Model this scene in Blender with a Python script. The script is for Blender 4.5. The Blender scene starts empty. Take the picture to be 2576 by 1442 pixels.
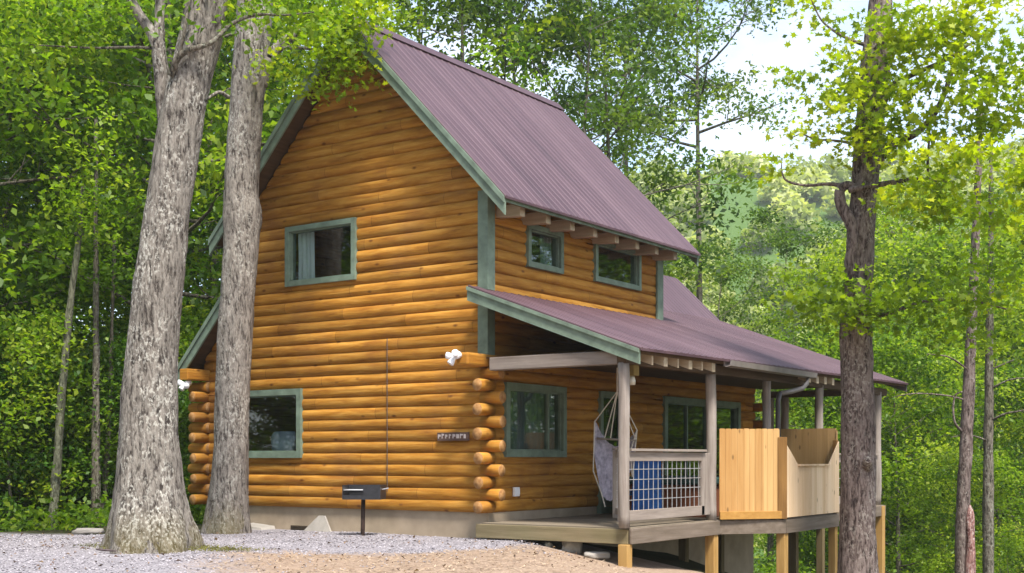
import bpy, math, random
import numpy as np
from mathutils import Vector, Matrix, noise

random.seed(7)
R = math.radians
scene = bpy.context.scene
COL = scene.collection

# ------------------------------------------------------------------ camera frame (calibrated from the photograph)
CAM = Vector((11.391, -15.585, 0.835))
TH = R(35.0)
FWD = Vector((-math.sin(TH), math.cos(TH), 0))
RGT = Vector((math.cos(TH), math.sin(TH), 0))
FD, CXD, CYD = 3124.8, 1287.5, 1154.7


def at(px, py, d):
    """world point seen at (px, py) of the 2575-wide photograph, d metres in front of the camera"""
    return CAM + FWD * d + RGT * ((px - CXD) / FD * d) + Vector((0, 0, -(py - CYD) / FD * d))


def view_xy(l, w):
    p = CAM + FWD * w + RGT * l
    return p.x, p.y


# ------------------------------------------------------------------ ground height
def sstep(a, b, x):
    t = min(1.0, max(0.0, (x - a) / (b - a)))
    return t * t * (3 - 2 * t)


def ground_z(x, y):
    u = x * 0.75 + y * 0.55 - 0.55
    z = -0.40
    if u > 0:
        d = 0.22 * u if u < 2.9 else 0.638 + 0.46 * (u - 2.9)
        z -= 13.0 * (1 - math.exp(-d / 13.0))
    if x < -7.6:
        z -= 2.2 * (1 - math.exp(-0.10 * (-7.6 - x) / 2.2))
    rx, ry = x - CAM.x, y - CAM.y
    w = rx * FWD.x + ry * FWD.y
    l = rx * RGT.x + ry * RGT.y
    if w > 100:
        k = sstep(100, 290, w) if w < 290 else 1.0
        side = sstep(-60, 50, l)
        z += k * side * (74 + 8 * math.sin(l * 0.018 + 0.6) + 5 * math.sin(l * 0.043 + 2.0))
    return z


# ------------------------------------------------------------------ materials
def nt(name):
    m = bpy.data.materials.new(name)
    m.use_nodes = True
    t = m.node_tree
    for n in list(t.nodes):
        t.nodes.remove(n)
    out = t.nodes.new('ShaderNodeOutputMaterial')
    return m, t, out


def N(t, typ, **kw):
    n = t.nodes.new(typ)
    for k, v in kw.items():
        if k.startswith('i_'):
            n.inputs[k[2:].replace('_', ' ')].default_value = v
        else:
            setattr(n, k, v)
    return n


def L(t, a, b):
    t.links.new(a, b)


def c4(c):
    return (c[0], c[1], c[2], 1)


def ramp(t, fac, stops, interp='LINEAR'):
    r = N(t, 'ShaderNodeValToRGB')
    r.color_ramp.interpolation = interp
    e = r.color_ramp.elements
    while len(e) < len(stops):
        e.new(0.5)
    for i, (p, c) in enumerate(stops):
        e[i].position = p
        e[i].color = c4(c)
    L(t, fac, r.inputs[0])
    return r.outputs[0]


def math_n(t, op, a, b=None, c=None):
    n = N(t, 'ShaderNodeMath', operation=op)
    for i, v in enumerate((a, b, c)):
        if v is None:
            continue
        if isinstance(v, (int, float)):
            n.inputs[i].default_value = v
        else:
            L(t, v, n.inputs[i])
    return n.outputs[0]


def mixc(t, f, a, b, mode='MIX'):
    n = N(t, 'ShaderNodeMix', data_type='RGBA', blend_type=mode)
    for i, v in ((0, f), (6, a), (7, b)):
        if isinstance(v, (int, float)):
            n.inputs[i].default_value = v
        elif isinstance(v, tuple):
            n.inputs[i].default_value = c4(v)
        else:
            L(t, v, n.inputs[i])
    return n.outputs[2]


def mapped(t, scale, coord='Object', loc=(0, 0, 0)):
    tc = N(t, 'ShaderNodeTexCoord')
    mp = N(t, 'ShaderNodeMapping')
    mp.inputs['Scale'].default_value = scale
    mp.inputs['Location'].default_value = loc
    L(t, tc.outputs[coord], mp.inputs[0])
    return mp.outputs[0]


def noise_n(t, vec, scale=5, detail=4, rough=0.55, dist=0.0):
    n = N(t, 'ShaderNodeTexNoise')
    n.inputs['Scale'].default_value = scale
    n.inputs['Detail'].default_value = detail
    n.inputs['Roughness'].default_value = rough
    n.inputs['Distortion'].default_value = dist
    L(t, vec, n.inputs['Vector'])
    return n.outputs[0]


def finish(t, out, col, rough=0.7, bump=None, bstr=0.3, bdist=0.02, spec=0.4, metal=0.0):
    p = N(t, 'ShaderNodeBsdfPrincipled')
    if isinstance(col, tuple):
        p.inputs['Base Color'].default_value = c4(col)
    else:
        L(t, col, p.inputs['Base Color'])
    if isinstance(rough, (int, float)):
        p.inputs['Roughness'].default_value = rough
    else:
        L(t, rough, p.inputs['Roughness'])
    p.inputs['Specular IOR Level'].default_value = spec
    p.inputs['Metallic'].default_value = metal
    if bump is not None:
        b = N(t, 'ShaderNodeBump')
        b.inputs['Strength'].default_value = bstr
        b.inputs['Distance'].default_value = bdist
        L(t, bump, b.inputs['Height'])
        L(t, b.outputs[0], p.inputs['Normal'])
    L(t, p.outputs[0], out.inputs[0])
    return p


def m_log(name, axis):
    """stained half logs; axis 0: logs run along x, 1: along y"""
    m, t, out = nt(name)
    tc = N(t, 'ShaderNodeTexCoord')
    s = N(t, 'ShaderNodeSeparateXYZ')
    L(t, tc.outputs['Object'], s.inputs[0])
    a = s.outputs[axis]
    course = math_n(t, 'FLOOR', math_n(t, 'DIVIDE', s.outputs[2], 0.188))
    seg = math_n(t, 'FLOOR', math_n(t, 'DIVIDE', math_n(t, 'ADD', a, math_n(t, 'MULTIPLY', course, 1.37)), 2.9))
    cv = N(t, 'ShaderNodeCombineXYZ')
    L(t, course, cv.inputs[0]); L(t, seg, cv.inputs[1])
    wn = N(t, 'ShaderNodeTexWhiteNoise', noise_dimensions='2D')
    L(t, cv.outputs[0], wn.inputs['Vector'])
    v = N(t, 'ShaderNodeCombineXYZ')
    L(t, math_n(t, 'MULTIPLY', a, 0.9), v.inputs[0])
    L(t, math_n(t, 'MULTIPLY', course, 7.3), v.inputs[1])
    L(t, math_n(t, 'MULTIPLY', s.outputs[2], 9.0), v.inputs[2])
    n1 = noise_n(t, v.outputs[0], 1.6, 5, 0.6, 0.4)
    v2 = N(t, 'ShaderNodeCombineXYZ')
    L(t, math_n(t, 'MULTIPLY', a, 3.0), v2.inputs[0])
    L(t, math_n(t, 'MULTIPLY', course, 5.1), v2.inputs[1])
    L(t, math_n(t, 'MULTIPLY', s.outputs[2], 40.0), v2.inputs[2])
    n2 = noise_n(t, v2.outputs[0], 1.5, 3, 0.6)
    base = ramp(t, n1, [(0.28, (0.205, 0.084, 0.011)), (0.48, (0.36, 0.168, 0.024)), (0.70, (0.49, 0.265, 0.054))])
    base = mixc(t, math_n(t, 'MULTIPLY', n2, 0.35), base, (0.24, 0.065, 0.008))
    br = math_n(t, 'ADD', math_n(t, 'MULTIPLY', wn.outputs[0], 0.44), 0.83)
    cb = N(t, 'ShaderNodeCombineColor')
    for i in range(3):
        L(t, br, cb.inputs[i])
    base = mixc(t, 1.0, base, cb.outputs[0], 'MULTIPLY')
    # knots and dark joints
    v3 = N(t, 'ShaderNodeCombineXYZ')
    L(t, math_n(t, 'MULTIPLY', a, 1.0), v3.inputs[0])
    L(t, math_n(t, 'MULTIPLY', s.outputs[2], 2.2), v3.inputs[1])
    vo = N(t, 'ShaderNodeTexVoronoi')
    vo.inputs['Scale'].default_value = 2.3
    L(t, v3.outputs[0], vo.inputs['Vector'])
    wob = math_n(t, 'ADD', vo.outputs['Distance'], math_n(t, 'MULTIPLY', n2, 0.08))
    k = N(t, 'ShaderNodeMapRange')
    k.inputs['From Min'].default_value = 0.085; k.inputs['From Max'].default_value = 0.19
    k.inputs['To Min'].default_value = 0.85; k.inputs['To Max'].default_value = 0.0
    L(t, wob, k.inputs[0])
    base = mixc(t, k.outputs[0], base, (0.09, 0.028, 0.007))
    fr = math_n(t, 'FRACT', math_n(t, 'DIVIDE', math_n(t, 'ADD', a, math_n(t, 'MULTIPLY', course, 1.37)), 2.9))
    jt = math_n(t, 'LESS_THAN', fr, 0.004)
    base = mixc(t, math_n(t, 'MULTIPLY', jt, 0.45), base, (0.05, 0.02, 0.006))
    # damp greying near the bottom courses: weather stain
    st = noise_n(t, mapped(t, (0.7, 0.7, 0.7)), 1.3, 4, 0.6)
    stm = N(t, 'ShaderNodeMapRange')
    stm.inputs['From Min'].default_value = 0.52; stm.inputs['From Max'].default_value = 0.75
    stm.inputs['To Max'].default_value = 0.6
    L(t, st, stm.inputs[0])
    base = mixc(t, stm.outputs[0], base, (0.20, 0.085, 0.03))
    finish(t, out, base, 0.72, n2, 0.4, 0.012, 0.16)
    return m


def m_endgrain(name='log_end_grain'):
    m, t, out = nt(name)
    n = noise_n(t, mapped(t, (1, 1, 1)), 14, 3)
    col = ramp(t, n, [(0.3, (0.21, 0.09, 0.022)), (0.7, (0.44, 0.24, 0.09))])
    finish(t, out, col, 0.7, n, 0.3)
    return m


def m_wood(name, dark, light, along=2, rough=0.75, scale=1.0, stain=None, bstr=0.35):
    m, t, out = nt(name)
    sc = [14 * scale] * 3
    sc[along] = 0.9 * scale
    n1 = noise_n(t, mapped(t, tuple(sc)), 1.0, 6, 0.65, 0.3)
    n2 = noise_n(t, mapped(t, (1, 1, 1), loc=(3, 1, 7)), 2.1 * scale, 4, 0.6)
    col = ramp(t, n1, [(0.25, dark), (0.72, light)])
    col = mixc(t, math_n(t, 'MULTIPLY', n2, 0.55), col, stain or tuple(0.6 * x for x in dark))
    finish(t, out, col, rough, n1, bstr, 0.008, 0.25)
    return m


def m_board(name, dark, light, width, axis_across, along=2, rough=0.7, knots=True):
    """boards with their own tone per board, across given axis"""
    m, t, out = nt(name)
    tc = N(t, 'ShaderNodeTexCoord')
    s = N(t, 'ShaderNodeSeparateXYZ')
    L(t, tc.outputs['Object'], s.inputs[0])
    idx = math_n(t, 'FLOOR', math_n(t, 'DIVIDE', s.outputs[axis_across], width))
    wn = N(t, 'ShaderNodeTexWhiteNoise', noise_dimensions='1D')
    L(t, idx, wn.inputs['W'])
    sc = [16.0] * 3
    sc[along] = 1.1
    n1 = noise_n(t, mapped(t, tuple(sc)), 1.0, 5, 0.6, 0.5)
    f = math_n(t, 'ADD', math_n(t, 'MULTIPLY', n1, 0.6), math_n(t, 'MULTIPLY', wn.outputs[0], 0.45))
    col = ramp(t, f, [(0.2, dark), (0.8, light)])
    if knots:
        vo = N(t, 'ShaderNodeTexVoronoi')
        vo.inputs['Scale'].default_value = 3.0
        ms = [1.8] * 3
        ms[along] = 0.8
        L(t, mapped(t, tuple(ms), loc=(0.3, 0.1, 0.7)), vo.inputs['Vector'])
        k = N(t, 'ShaderNodeMapRange')
        k.inputs['From Min'].default_value = 0.06; k.inputs['From Max'].default_value = 0.13
        k.inputs['To Min'].default_value = 0.7; k.inputs['To Max'].default_value = 0.0
        L(t, vo.outputs['Distance'], k.inputs[0])
        col = mixc(t, k.outputs[0], col, tuple(0.28 * x for x in dark))
    finish(t, out, col, rough, n1, 0.25, 0.006, 0.3)
    return m


def m_plain(name, col, rough=0.6, var=0.15, scale=6, spec=0.4, metal=0.0, bstr=0.15):
    m, t, out = nt(name)
    n = noise_n(t, mapped(t, (1, 1, 1)), scale, 5, 0.6)
    lo = tuple(x * (1 - var * 2) for x in col)
    hi = tuple(min(1, x * (1 + var * 2)) for x in col)
    c = ramp(t, n, [(0.25, lo), (0.75, hi)])
    finish(t, out, c, rough, n, bstr, 0.01, spec, metal)
    return m


def m_roof(name, down=0):
    m, t, out = nt(name)
    tc = N(t, 'ShaderNodeTexCoord')
    st = noise_n(t, mapped(t, (0.12, 2.6, 0.12)), 1.0, 5, 0.6)
    bl = noise_n(t, mapped(t, (0.35, 0.6, 0.35)), 1.0, 4, 0.55)
    gr = noise_n(t, mapped(t, (1, 1, 1)), 9, 4, 0.6)
    f = math_n(t, 'ADD', math_n(t, 'MULTIPLY', st, 0.5), math_n(t, 'ADD', math_n(t, 'MULTIPLY', bl, 0.4), math_n(t, 'MULTIPLY', gr, 0.1)))
    col = ramp(t, f, [(0.34, (0.044, 0.021, 0.028)), (0.5, (0.070, 0.036, 0.045)), (0.66, (0.106, 0.062, 0.072))])
    p = finish(t, out, col, 0.52, gr, 0.06, 0.01, 0.42)
    return m


def m_bark(name, dark, mid, light, lichen, sc=1.0, moss=None):
    m, t, out = nt(name)
    ridg = noise_n(t, mapped(t, (12 * sc, 12 * sc, 3.0 * sc)), 1.0, 7, 0.68, 0.6)
    fine = noise_n(t, mapped(t, (30 * sc, 30 * sc, 9 * sc)), 1.0, 4, 0.6)
    f = math_n(t, 'ADD', math_n(t, 'MULTIPLY', ridg, 0.72), math_n(t, 'MULTIPLY', fine, 0.28))
    col = ramp(t, f, [(0.415, dark), (0.47, mid), (0.56, light)])
    pat = noise_n(t, mapped(t, (1.3, 1.3, 0.8)), 1.6, 6, 0.62, 0.3)
    pm = N(t, 'ShaderNodeMapRange')
    pm.inputs['From Min'].default_value = 0.44; pm.inputs['From Max'].default_value = 0.56
    pm.inputs['To Max'].default_value = 0.75
    L(t, pat, pm.inputs[0])
    sp = noise_n(t, mapped(t, (15, 15, 10)), 1.8, 4, 0.6)
    sm = N(t, 'ShaderNodeMapRange')
    sm.inputs['From Min'].default_value = 0.50; sm.inputs['From Max'].default_value = 0.60
    L(t, sp, sm.inputs[0])
    lm = math_n(t, 'MULTIPLY', sm.outputs[0], math_n(t, 'ADD', pm.outputs[0], 0.10))
    col = mixc(t, lm, col, lichen)
    if moss:
        s = N(t, 'ShaderNodeSeparateXYZ')
        tc = N(t, 'ShaderNodeTexCoord')
        L(t, tc.outputs['Object'], s.inputs[0])
        h = N(t, 'ShaderNodeMapRange')
        h.inputs['From Min'].default_value = 0.08; h.inputs['From Max'].default_value = 0.60
        h.inputs['To Min'].default_value = 0.5; h.inputs['To Max'].default_value = 0.0
        L(t, s.outputs[2], h.inputs[0])
        mm = math_n(t, 'MULTIPLY', h.outputs[0], math_n(t, 'GREATER_THAN', pat, 0.47))
        col = mixc(t, mm, col, moss)
    finish(t, out, col, 0.92, f, 1.0, 0.06, 0.15)
    return m


def m_leaf(name, dark, mid, light, transl=0.38, var=0.12):
    m, t, out = nt(name)
    at_ = N(t, 'ShaderNodeAttribute', attribute_name='tone')
    oi = N(t, 'ShaderNodeObjectInfo')
    f = math_n(t, 'ADD', at_.outputs['Fac'], math_n(t, 'MULTIPLY', math_n(t, 'SUBTRACT', oi.outputs['Random'], 0.5), var * 2))
    col = ramp(t, f, [(0.1, dark), (0.5, mid), (0.92, light)])
    p = N(t, 'ShaderNodeBsdfPrincipled')
    p.inputs['Roughness'].default_value = 0.5
    p.inputs['Specular IOR Level'].default_value = 0.35
    L(t, col, p.inputs['Base Color'])
    tr = N(t, 'ShaderNodeBsdfTranslucent')
    tcol = mixc(t, 1.0, col, (1.30, 1.38, 0.52), 'MULTIPLY')
    L(t, tcol, tr.inputs[0])
    mx = N(t, 'ShaderNodeMixShader')
    mx.inputs[0].default_value = transl
    L(t, p.outputs[0], mx.inputs[1]); L(t, tr.outputs[0], mx.inputs[2])
    L(t, mx.outputs[0], out.inputs[0])
    return m


def m_glass(name, tint=(0.80, 0.86, 0.84), base=0.06):
    m, t, out = nt(name)
    lw = N(t, 'ShaderNodeLayerWeight')
    lw.inputs[0].default_value = 0.5
    f = math_n(t, 'ADD', math_n(t, 'MULTIPLY', math_n(t, 'POWER', lw.outputs['Facing'], 3.0), 0.8), base)
    g = N(t, 'ShaderNodeBsdfGlossy')
    g.inputs['Roughness'].default_value = 0.02
    n = noise_n(t, mapped(t, (1, 1, 1)), 1.2, 2)
    b = N(t, 'ShaderNodeBump')
    b.inputs['Strength'].default_value = 0.04
    L(t, n, b.inputs['Height']); L(t, b.outputs[0], g.inputs['Normal'])
    tr = N(t, 'ShaderNodeBsdfTransparent')
    tr.inputs[0].default_value = c4(tint)
    mx = N(t, 'ShaderNodeMixShader')
    L(t, f, mx.inputs[0]); L(t, tr.outputs[0], mx.inputs[1]); L(t, g.outputs[0], mx.inputs[2])
    L(t, mx.outputs[0], out.inputs[0])
    return m


def m_ground(name='ground_surface'):
    m, t, out = nt(name)
    geo = N(t, 'ShaderNodeNewGeometry')
    s = N(t, 'ShaderNodeSeparateXYZ')
    L(t, geo.outputs['Position'], s.inputs[0])
    X, Y = s.outputs[0], s.outputs[1]

    def lin(a, b, c):
        return math_n(t, 'ADD', math_n(t, 'ADD', math_n(t, 'MULTIPLY', X, a), math_n(t, 'MULTIPLY', Y, b)), c)
    w = lin(FWD.x, FWD.y, -(CAM.x * FWD.x + CAM.y * FWD.y))
    l = lin(RGT.x, RGT.y, -(CAM.x * RGT.x + CAM.y * RGT.y))
    pos = geo.outputs['Position']
    big = noise_n(t, pos, 0.9, 5, 0.6)
    med = noise_n(t, pos, 5, 5, 0.65)
    fin = noise_n(t, pos, 34, 4, 0.7)
    vo = N(t, 'ShaderNodeTexVoronoi')
    vo.inputs['Scale'].default_value = 44
    L(t, pos, vo.inputs['Vector'])
    vs = N(t, 'ShaderNodeSeparateColor')
    L(t, vo.outputs['Color'], vs.inputs[0])
    grav = ramp(t, math_n(t, 'ADD', math_n(t, 'MULTIPLY', vs.outputs[0], 0.6), math_n(t, 'MULTIPLY', med, 0.4)),
                [(0.1, (0.148, 0.136, 0.147)), (0.5, (0.25, 0.23, 0.247)), (0.9, (0.36, 0.335, 0.355))])
    straw = ramp(t, math_n(t, 'ADD', math_n(t, 'MULTIPLY', fin, 0.6), math_n(t, 'MULTIPLY', med, 0.4)),
                 [(0.3, (0.16, 0.105, 0.072)), (0.5, (0.30, 0.215, 0.155)), (0.7, (0.42, 0.325, 0.245))])
    litter = ramp(t, math_n(t, 'ADD', math_n(t, 'MULTIPLY', fin, 0.5), math_n(t, 'MULTIPLY', big, 0.5)),
                  [(0.3, (0.020, 0.025, 0.010)), (0.5, (0.045, 0.045, 0.018)), (0.75, (0.10, 0.075, 0.035))])
    grass = ramp(t, med, [(0.3, (0.03, 0.07, 0.015)), (0.7, (0.10, 0.17, 0.03))])
    # straw where nearer than about 16.3 m and right of the big trunk
    wob = math_n(t, 'MULTIPLY', math_n(t, 'SUBTRACT', big, 0.5), 2.4)
    wob2 = math_n(t, 'MULTIPLY', math_n(t, 'SUBTRACT', med, 0.5), 1.2)
    edge = math_n(t, 'ADD', math_n(t, 'SUBTRACT', 16.45, w), math_n(t, 'ADD', wob, wob2))
    near = N(t, 'ShaderNodeMapRange'); near.inputs['From Min'].default_value = -0.35; near.inputs['From Max'].default_value = 0.45
    L(t, edge, near.inputs[0])
    lw = math_n(t, 'ADD', math_n(t, 'MULTIPLY', w, 0.24), math_n(t, 'ADD', l, math_n(t, 'ADD', math_n(t, 'MULTIPLY', wob, 0.5), wob2)))
    rt = N(t, 'ShaderNodeMapRange'); rt.inputs['From Min'].default_value = -0.5; rt.inputs['From Max'].default_value = 0.7
    L(t, lw, rt.inputs[0])
    rgtside = N(t, 'ShaderNodeMapRange'); rgtside.inputs['From Min'].default_value = 0.9; rgtside.inputs['From Max'].default_value = 1.6
    L(t, math_n(t, 'ADD', X, math_n(t, 'MULTIPLY', wob, 0.4)), rgtside.inputs[0])
    sm = math_n(t, 'MAXIMUM', math_n(t, 'MULTIPLY', near.outputs[0], rt.outputs[0]), rgtside.outputs[0])
    col = mixc(t, sm, grav, straw)
    # moss at the tree bases
    # forest floor beyond the pad and the valley
    fl = N(t, 'ShaderNodeMapRange'); fl.inputs['From Min'].default_value = 20.3; fl.inputs['From Max'].default_value = 20.9
    L(t, math_n(t, 'ADD', w, math_n(t, 'MULTIPLY', wob2, 0.4)), fl.inputs[0])
    lf = math_n(t, 'LESS_THAN', X, -5.6)
    back = math_n(t, 'GREATER_THAN', Y, 2.2)
    far = math_n(t, 'MAXIMUM', math_n(t, 'MULTIPLY', fl.outputs[0], lf), back)
    low = N(t, 'ShaderNodeMapRange'); low.inputs['From Min'].default_value = 5.0; low.inputs['From Max'].default_value = 8.0
    L(t, X, low.inputs[0])
    far = math_n(t, 'MAXIMUM', far, math_n(t, 'MULTIPLY', low.outputs[0], math_n(t, 'GREATER_THAN', w, 17.0)))
    gmix = N(t, 'ShaderNodeMapRange'); gmix.inputs['From Min'].default_value = 34; gmix.inputs['From Max'].default_value = 60
    L(t, w, gmix.inputs[0])
    fcol = mixc(t, math_n(t, 'MULTIPLY', gmix.outputs[0], math_n(t, 'GREATER_THAN', l, 2.0)), litter, grass)
    col = mixc(t, far, col, fcol)
    hgt = math_n(t, 'ADD', math_n(t, 'MULTIPLY', vo.outputs['Distance'], -0.8), fin)
    finish(t, out, col, 0.95, hgt, 0.6, 0.03, 0.2)
    return m


def m_stones(name, lo, hi):
    m, t, out = nt(name)
    g = N(t, 'ShaderNodeNewGeometry')
    n = noise_n(t, mapped(t, (1, 1, 1)), 30, 2)
    f = math_n(t, 'ADD', math_n(t, 'MULTIPLY', g.outputs['Random Per Island'], 0.8), math_n(t, 'MULTIPLY', n, 0.2))
    finish(t, out, ramp(t, f, [(0.0, lo), (1.0, hi)]), 0.9, n, 0.3, 0.005, 0.2)
    return m


M = {}
M['logx'] = m_log('orange_log_stain_x', 0)
M['logy'] = m_log('orange_log_stain_y', 1)
M['end'] = m_endgrain()
M['roof'] = m_roof('mauve_metal_roofing')
M['green'] = m_plain('sage_green_paint', (0.148, 0.198, 0.148), 0.65, 0.18, 5)
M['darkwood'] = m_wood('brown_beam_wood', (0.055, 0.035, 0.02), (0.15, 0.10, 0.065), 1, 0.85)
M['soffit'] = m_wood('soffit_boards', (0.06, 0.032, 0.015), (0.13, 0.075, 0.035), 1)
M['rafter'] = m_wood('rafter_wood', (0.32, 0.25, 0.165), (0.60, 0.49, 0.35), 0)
M['concrete'] = m_plain('foundation_concrete', (0.36, 0.285, 0.205), 0.9, 0.12, 2.2, 0.2)
M['greywood_z'] = m_wood('weathered_post_wood', (0.165, 0.130, 0.108), (0.43, 0.38, 0.335), 2, 0.85)
M['greywood_y'] = m_wood('weathered_rail_wood', (0.18, 0.145, 0.12), (0.39, 0.33, 0.285), 1, 0.85)
M['greywood_x'] = m_wood('weathered_beam_wood', (0.145, 0.112, 0.092), (0.34, 0.29, 0.25), 0, 0.85)
M['deck'] = m_wood('grey_deck_boards', (0.15, 0.12, 0.085), (0.31, 0.255, 0.185), 0, 0.85)
M['rim'] = m_wood('deck_rim_wood', (0.13, 0.095, 0.055), (0.29, 0.225, 0.14), 0, 0.85, stain=(0.13, 0.13, 0.05))
M['rim_y'] = m_wood('shadowed_rim_wood_y', (0.105, 0.078, 0.056), (0.245, 0.195, 0.155), 1, 0.85, stain=(0.075, 0.06, 0.04))  # darkened: the shadow under the fence panel is put into this colour
M['treated'] = m_wood('treated_lumber', (0.32, 0.17, 0.04), (0.52, 0.33, 0.125), 2, 0.75)
M['treated_old'] = m_wood('old_treated_lumber', (0.10, 0.07, 0.03), (0.24, 0.18, 0.09), 2, 0.8)
M['cedar_a'] = m_board('new_pine_pickets', (0.36, 0.185, 0.055), (0.54, 0.335, 0.135), 0.104, 0)
M['cedar_b'] = m_board('new_pale_pine_boards', (0.56, 0.365, 0.20), (0.76, 0.57, 0.375), 0.14, 1)
M['cedar_c'] = m_board('new_pine_pickets_inner', (0.34, 0.20, 0.075), (0.54, 0.34, 0.15), 0.104, 0)
M['cedar_post'] = m_wood('brown_pine_post', (0.16, 0.075, 0.018), (0.34, 0.18, 0.05), 2, 0.7)
M['cedar_rail'] = m_wood('new_pine_rail', (0.34, 0.165, 0.034), (0.50, 0.28, 0.075), 0, 0.7)
M['glass'] = m_glass('window_glass')
M['curtain'] = m_plain('white_curtain_cloth', (0.74, 0.74, 0.78), 0.9, 0.05, 3)
M['sheer'] = m_plain('grey_sheer_curtain', (0.13, 0.165, 0.18), 0.9, 0.08, 3)
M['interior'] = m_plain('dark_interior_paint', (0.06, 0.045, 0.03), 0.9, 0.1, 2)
M['white'] = m_plain('white_plastic', (0.78, 0.78, 0.80), 0.35, 0.03, 5)
M['black'] = m_plain('black_steel', (0.018, 0.018, 0.022), 0.5, 0.25, 14, 0.5)
M['rust'] = m_plain('brown_steel_pole', (0.045, 0.026, 0.02), 0.75, 0.25, 14, 0.3)
M['wire'] = m_plain('galvanised_wire', (0.42, 0.42, 0.43), 0.45, 0.1, 9, 0.5, 0.6)
M['gutter'] = m_plain('grey_gutter_metal', (0.20, 0.175, 0.165), 0.5, 0.1, 5, 0.5)
M['pipe'] = m_plain('dark_pipe_metal', (0.07, 0.06, 0.06), 0.5, 0.1, 5, 0.5)
M['blue'] = m_plain('blue_chair_cloth', (0.012, 0.085, 0.30), 0.7, 0.15, 8, 0.3)
M['sling'] = m_plain('lilac_grey_cotton', (0.33, 0.30, 0.35), 0.95, 0.25, 12, 0.1, bstr=0.6)
M['rope'] = m_plain('pale_cotton_rope', (0.50, 0.45, 0.38), 0.9, 0.1, 30, 0.1)
M['tub'] = m_board('reddish_brown_tub_boards', (0.11, 0.035, 0.016), (0.24, 0.085, 0.04), 0.12, 1, knots=False)
M['tubcover'] = m_plain('dark_green_vinyl', (0.03, 0.075, 0.065), 0.5, 0.15, 5)
M['stone'] = m_plain('pale_stone', (0.34, 0.31, 0.27), 0.9, 0.15, 7, 0.2, bstr=0.5)
M['slab'] = m_plain('white_grey_slab', (0.30, 0.275, 0.245), 0.9, 0.1, 5, 0.2)
M['stick'] = m_plain('dead_stick_bark', (0.10, 0.075, 0.075), 0.9, 0.2, 9, 0.2)
M['signwood'] = m_wood('dark_sign_wood', (0.06, 0.035, 0.03), (0.16, 0.10, 0.08), 0)
M['letter'] = m_plain('pale_sign_paint', (0.42, 0.36, 0.34), 0.8, 0.08, 6)
M['lampwood'] = m_wood('yellow_lamp_bracket', (0.14, 0.09, 0.02), (0.24, 0.17, 0.05), 2)
M['lampglass'] = m_plain('frosted_lamp_glass', (0.52, 0.48, 0.38), 0.3, 0.05, 5)
M['vent'] = m_plain('dark_vent_iron', (0.05, 0.035, 0.022), 0.8, 0.2, 9)
M['cushion'] = m_plain('blue_grey_cushion_cloth', (0.34, 0.37, 0.48), 0.9, 0.1, 5)
M['bark_hero'] = m_bark('lichen_oak_bark', (0.040, 0.032, 0.028), (0.138, 0.120, 0.102), (0.250, 0.222, 0.190), (0.50, 0.48, 0.42), 1.35, moss=(0.12, 0.095, 0.025))
M['bark_second'] = m_bark('pale_oak_bark', (0.056, 0.045, 0.040), (0.168, 0.146, 0.126), (0.272, 0.240, 0.208), (0.44, 0.42, 0.37), 1.5, moss=(0.13, 0.105, 0.03))
M['bark_right'] = m_bark('brown_oak_bark', (0.034, 0.023, 0.021), (0.108, 0.078, 0.068), (0.200, 0.155, 0.138), (0.32, 0.28, 0.24), 1.2)
M['bark'] = m_bark('forest_bark', (0.03, 0.026, 0.02), (0.10, 0.085, 0.065), (0.19, 0.165, 0.13), (0.28, 0.28, 0.22), 1.6)
M['bark_pale'] = m_bark('pale_forest_bark', (0.05, 0.05, 0.033), (0.10, 0.10, 0.066), (0.17, 0.17, 0.115), (0.23, 0.24, 0.17), 1.6)
M['bark_stump'] = m_bark('red_snag_bark', (0.08, 0.03, 0.025), (0.22, 0.10, 0.09), (0.36, 0.20, 0.17), (0.5, 0.4, 0.36), 1.5)
M['leaf_forest'] = m_leaf('forest_leaves', (0.042, 0.096, 0.009), (0.138, 0.250, 0.015), (0.310, 0.385, 0.032), 0.54)
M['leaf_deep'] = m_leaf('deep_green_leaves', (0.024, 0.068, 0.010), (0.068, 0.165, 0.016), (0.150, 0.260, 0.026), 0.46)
M['leaf_bright'] = m_leaf('bright_maple_leaves', (0.085, 0.150, 0.006), (0.225, 0.328, 0.009), (0.450, 0.490, 0.018), 0.55)
M['leaf_valley'] = m_leaf('sun_brightened_leaves', (0.062, 0.135, 0.009), (0.205, 0.320, 0.015), (0.400, 0.465, 0.036), 0.54)  # brighter copy of the forest leaves, sunlight put into the colour
M['leaf_blue'] = m_leaf('bluish_oak_leaves', (0.034, 0.076, 0.016), (0.100, 0.180, 0.024), (0.215, 0.285, 0.034), 0.50)
M['leaf_pale'] = m_leaf('hazed_hill_leaves', (0.17, 0.22, 0.055), (0.33, 0.38, 0.12), (0.50, 0.52, 0.22), 0.40)  # albedo raised: distant haze and sunlight put into the leaf colour
M['ground'] = m_ground()
M['moss'] = m_leaf('moss_blades', (0.07, 0.075, 0.015), (0.15, 0.15, 0.02), (0.26, 0.22, 0.04), 0.3)
M['litter'] = m_leaf('brown_leaf_litter', (0.05, 0.025, 0.015), (0.13, 0.07, 0.04), (0.26, 0.17, 0.10), 0.15)
M['gravel'] = m_stones('gravel_stones', (0.12, 0.11, 0.122), (0.44, 0.41, 0.435))
M['straw'] = m_stones('straw_chips', (0.20, 0.125, 0.075), (0.48, 0.365, 0.255))


# ------------------------------------------------------------------ mesh helpers
def tag(o, label=None, cat=None, group=None, kind=None):
    if label: o['label'] = label
    if cat: o['category'] = cat
    if group: o['group'] = group
    if kind: o['kind'] = kind
    return o


def empty(name, loc, label, cat, group=None):
    o = bpy.data.objects.new(name, None)
    o.empty_display_size = 0.2
    o.location = loc
    COL.objects.link(o)
    return tag(o, label, cat, group)


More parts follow.
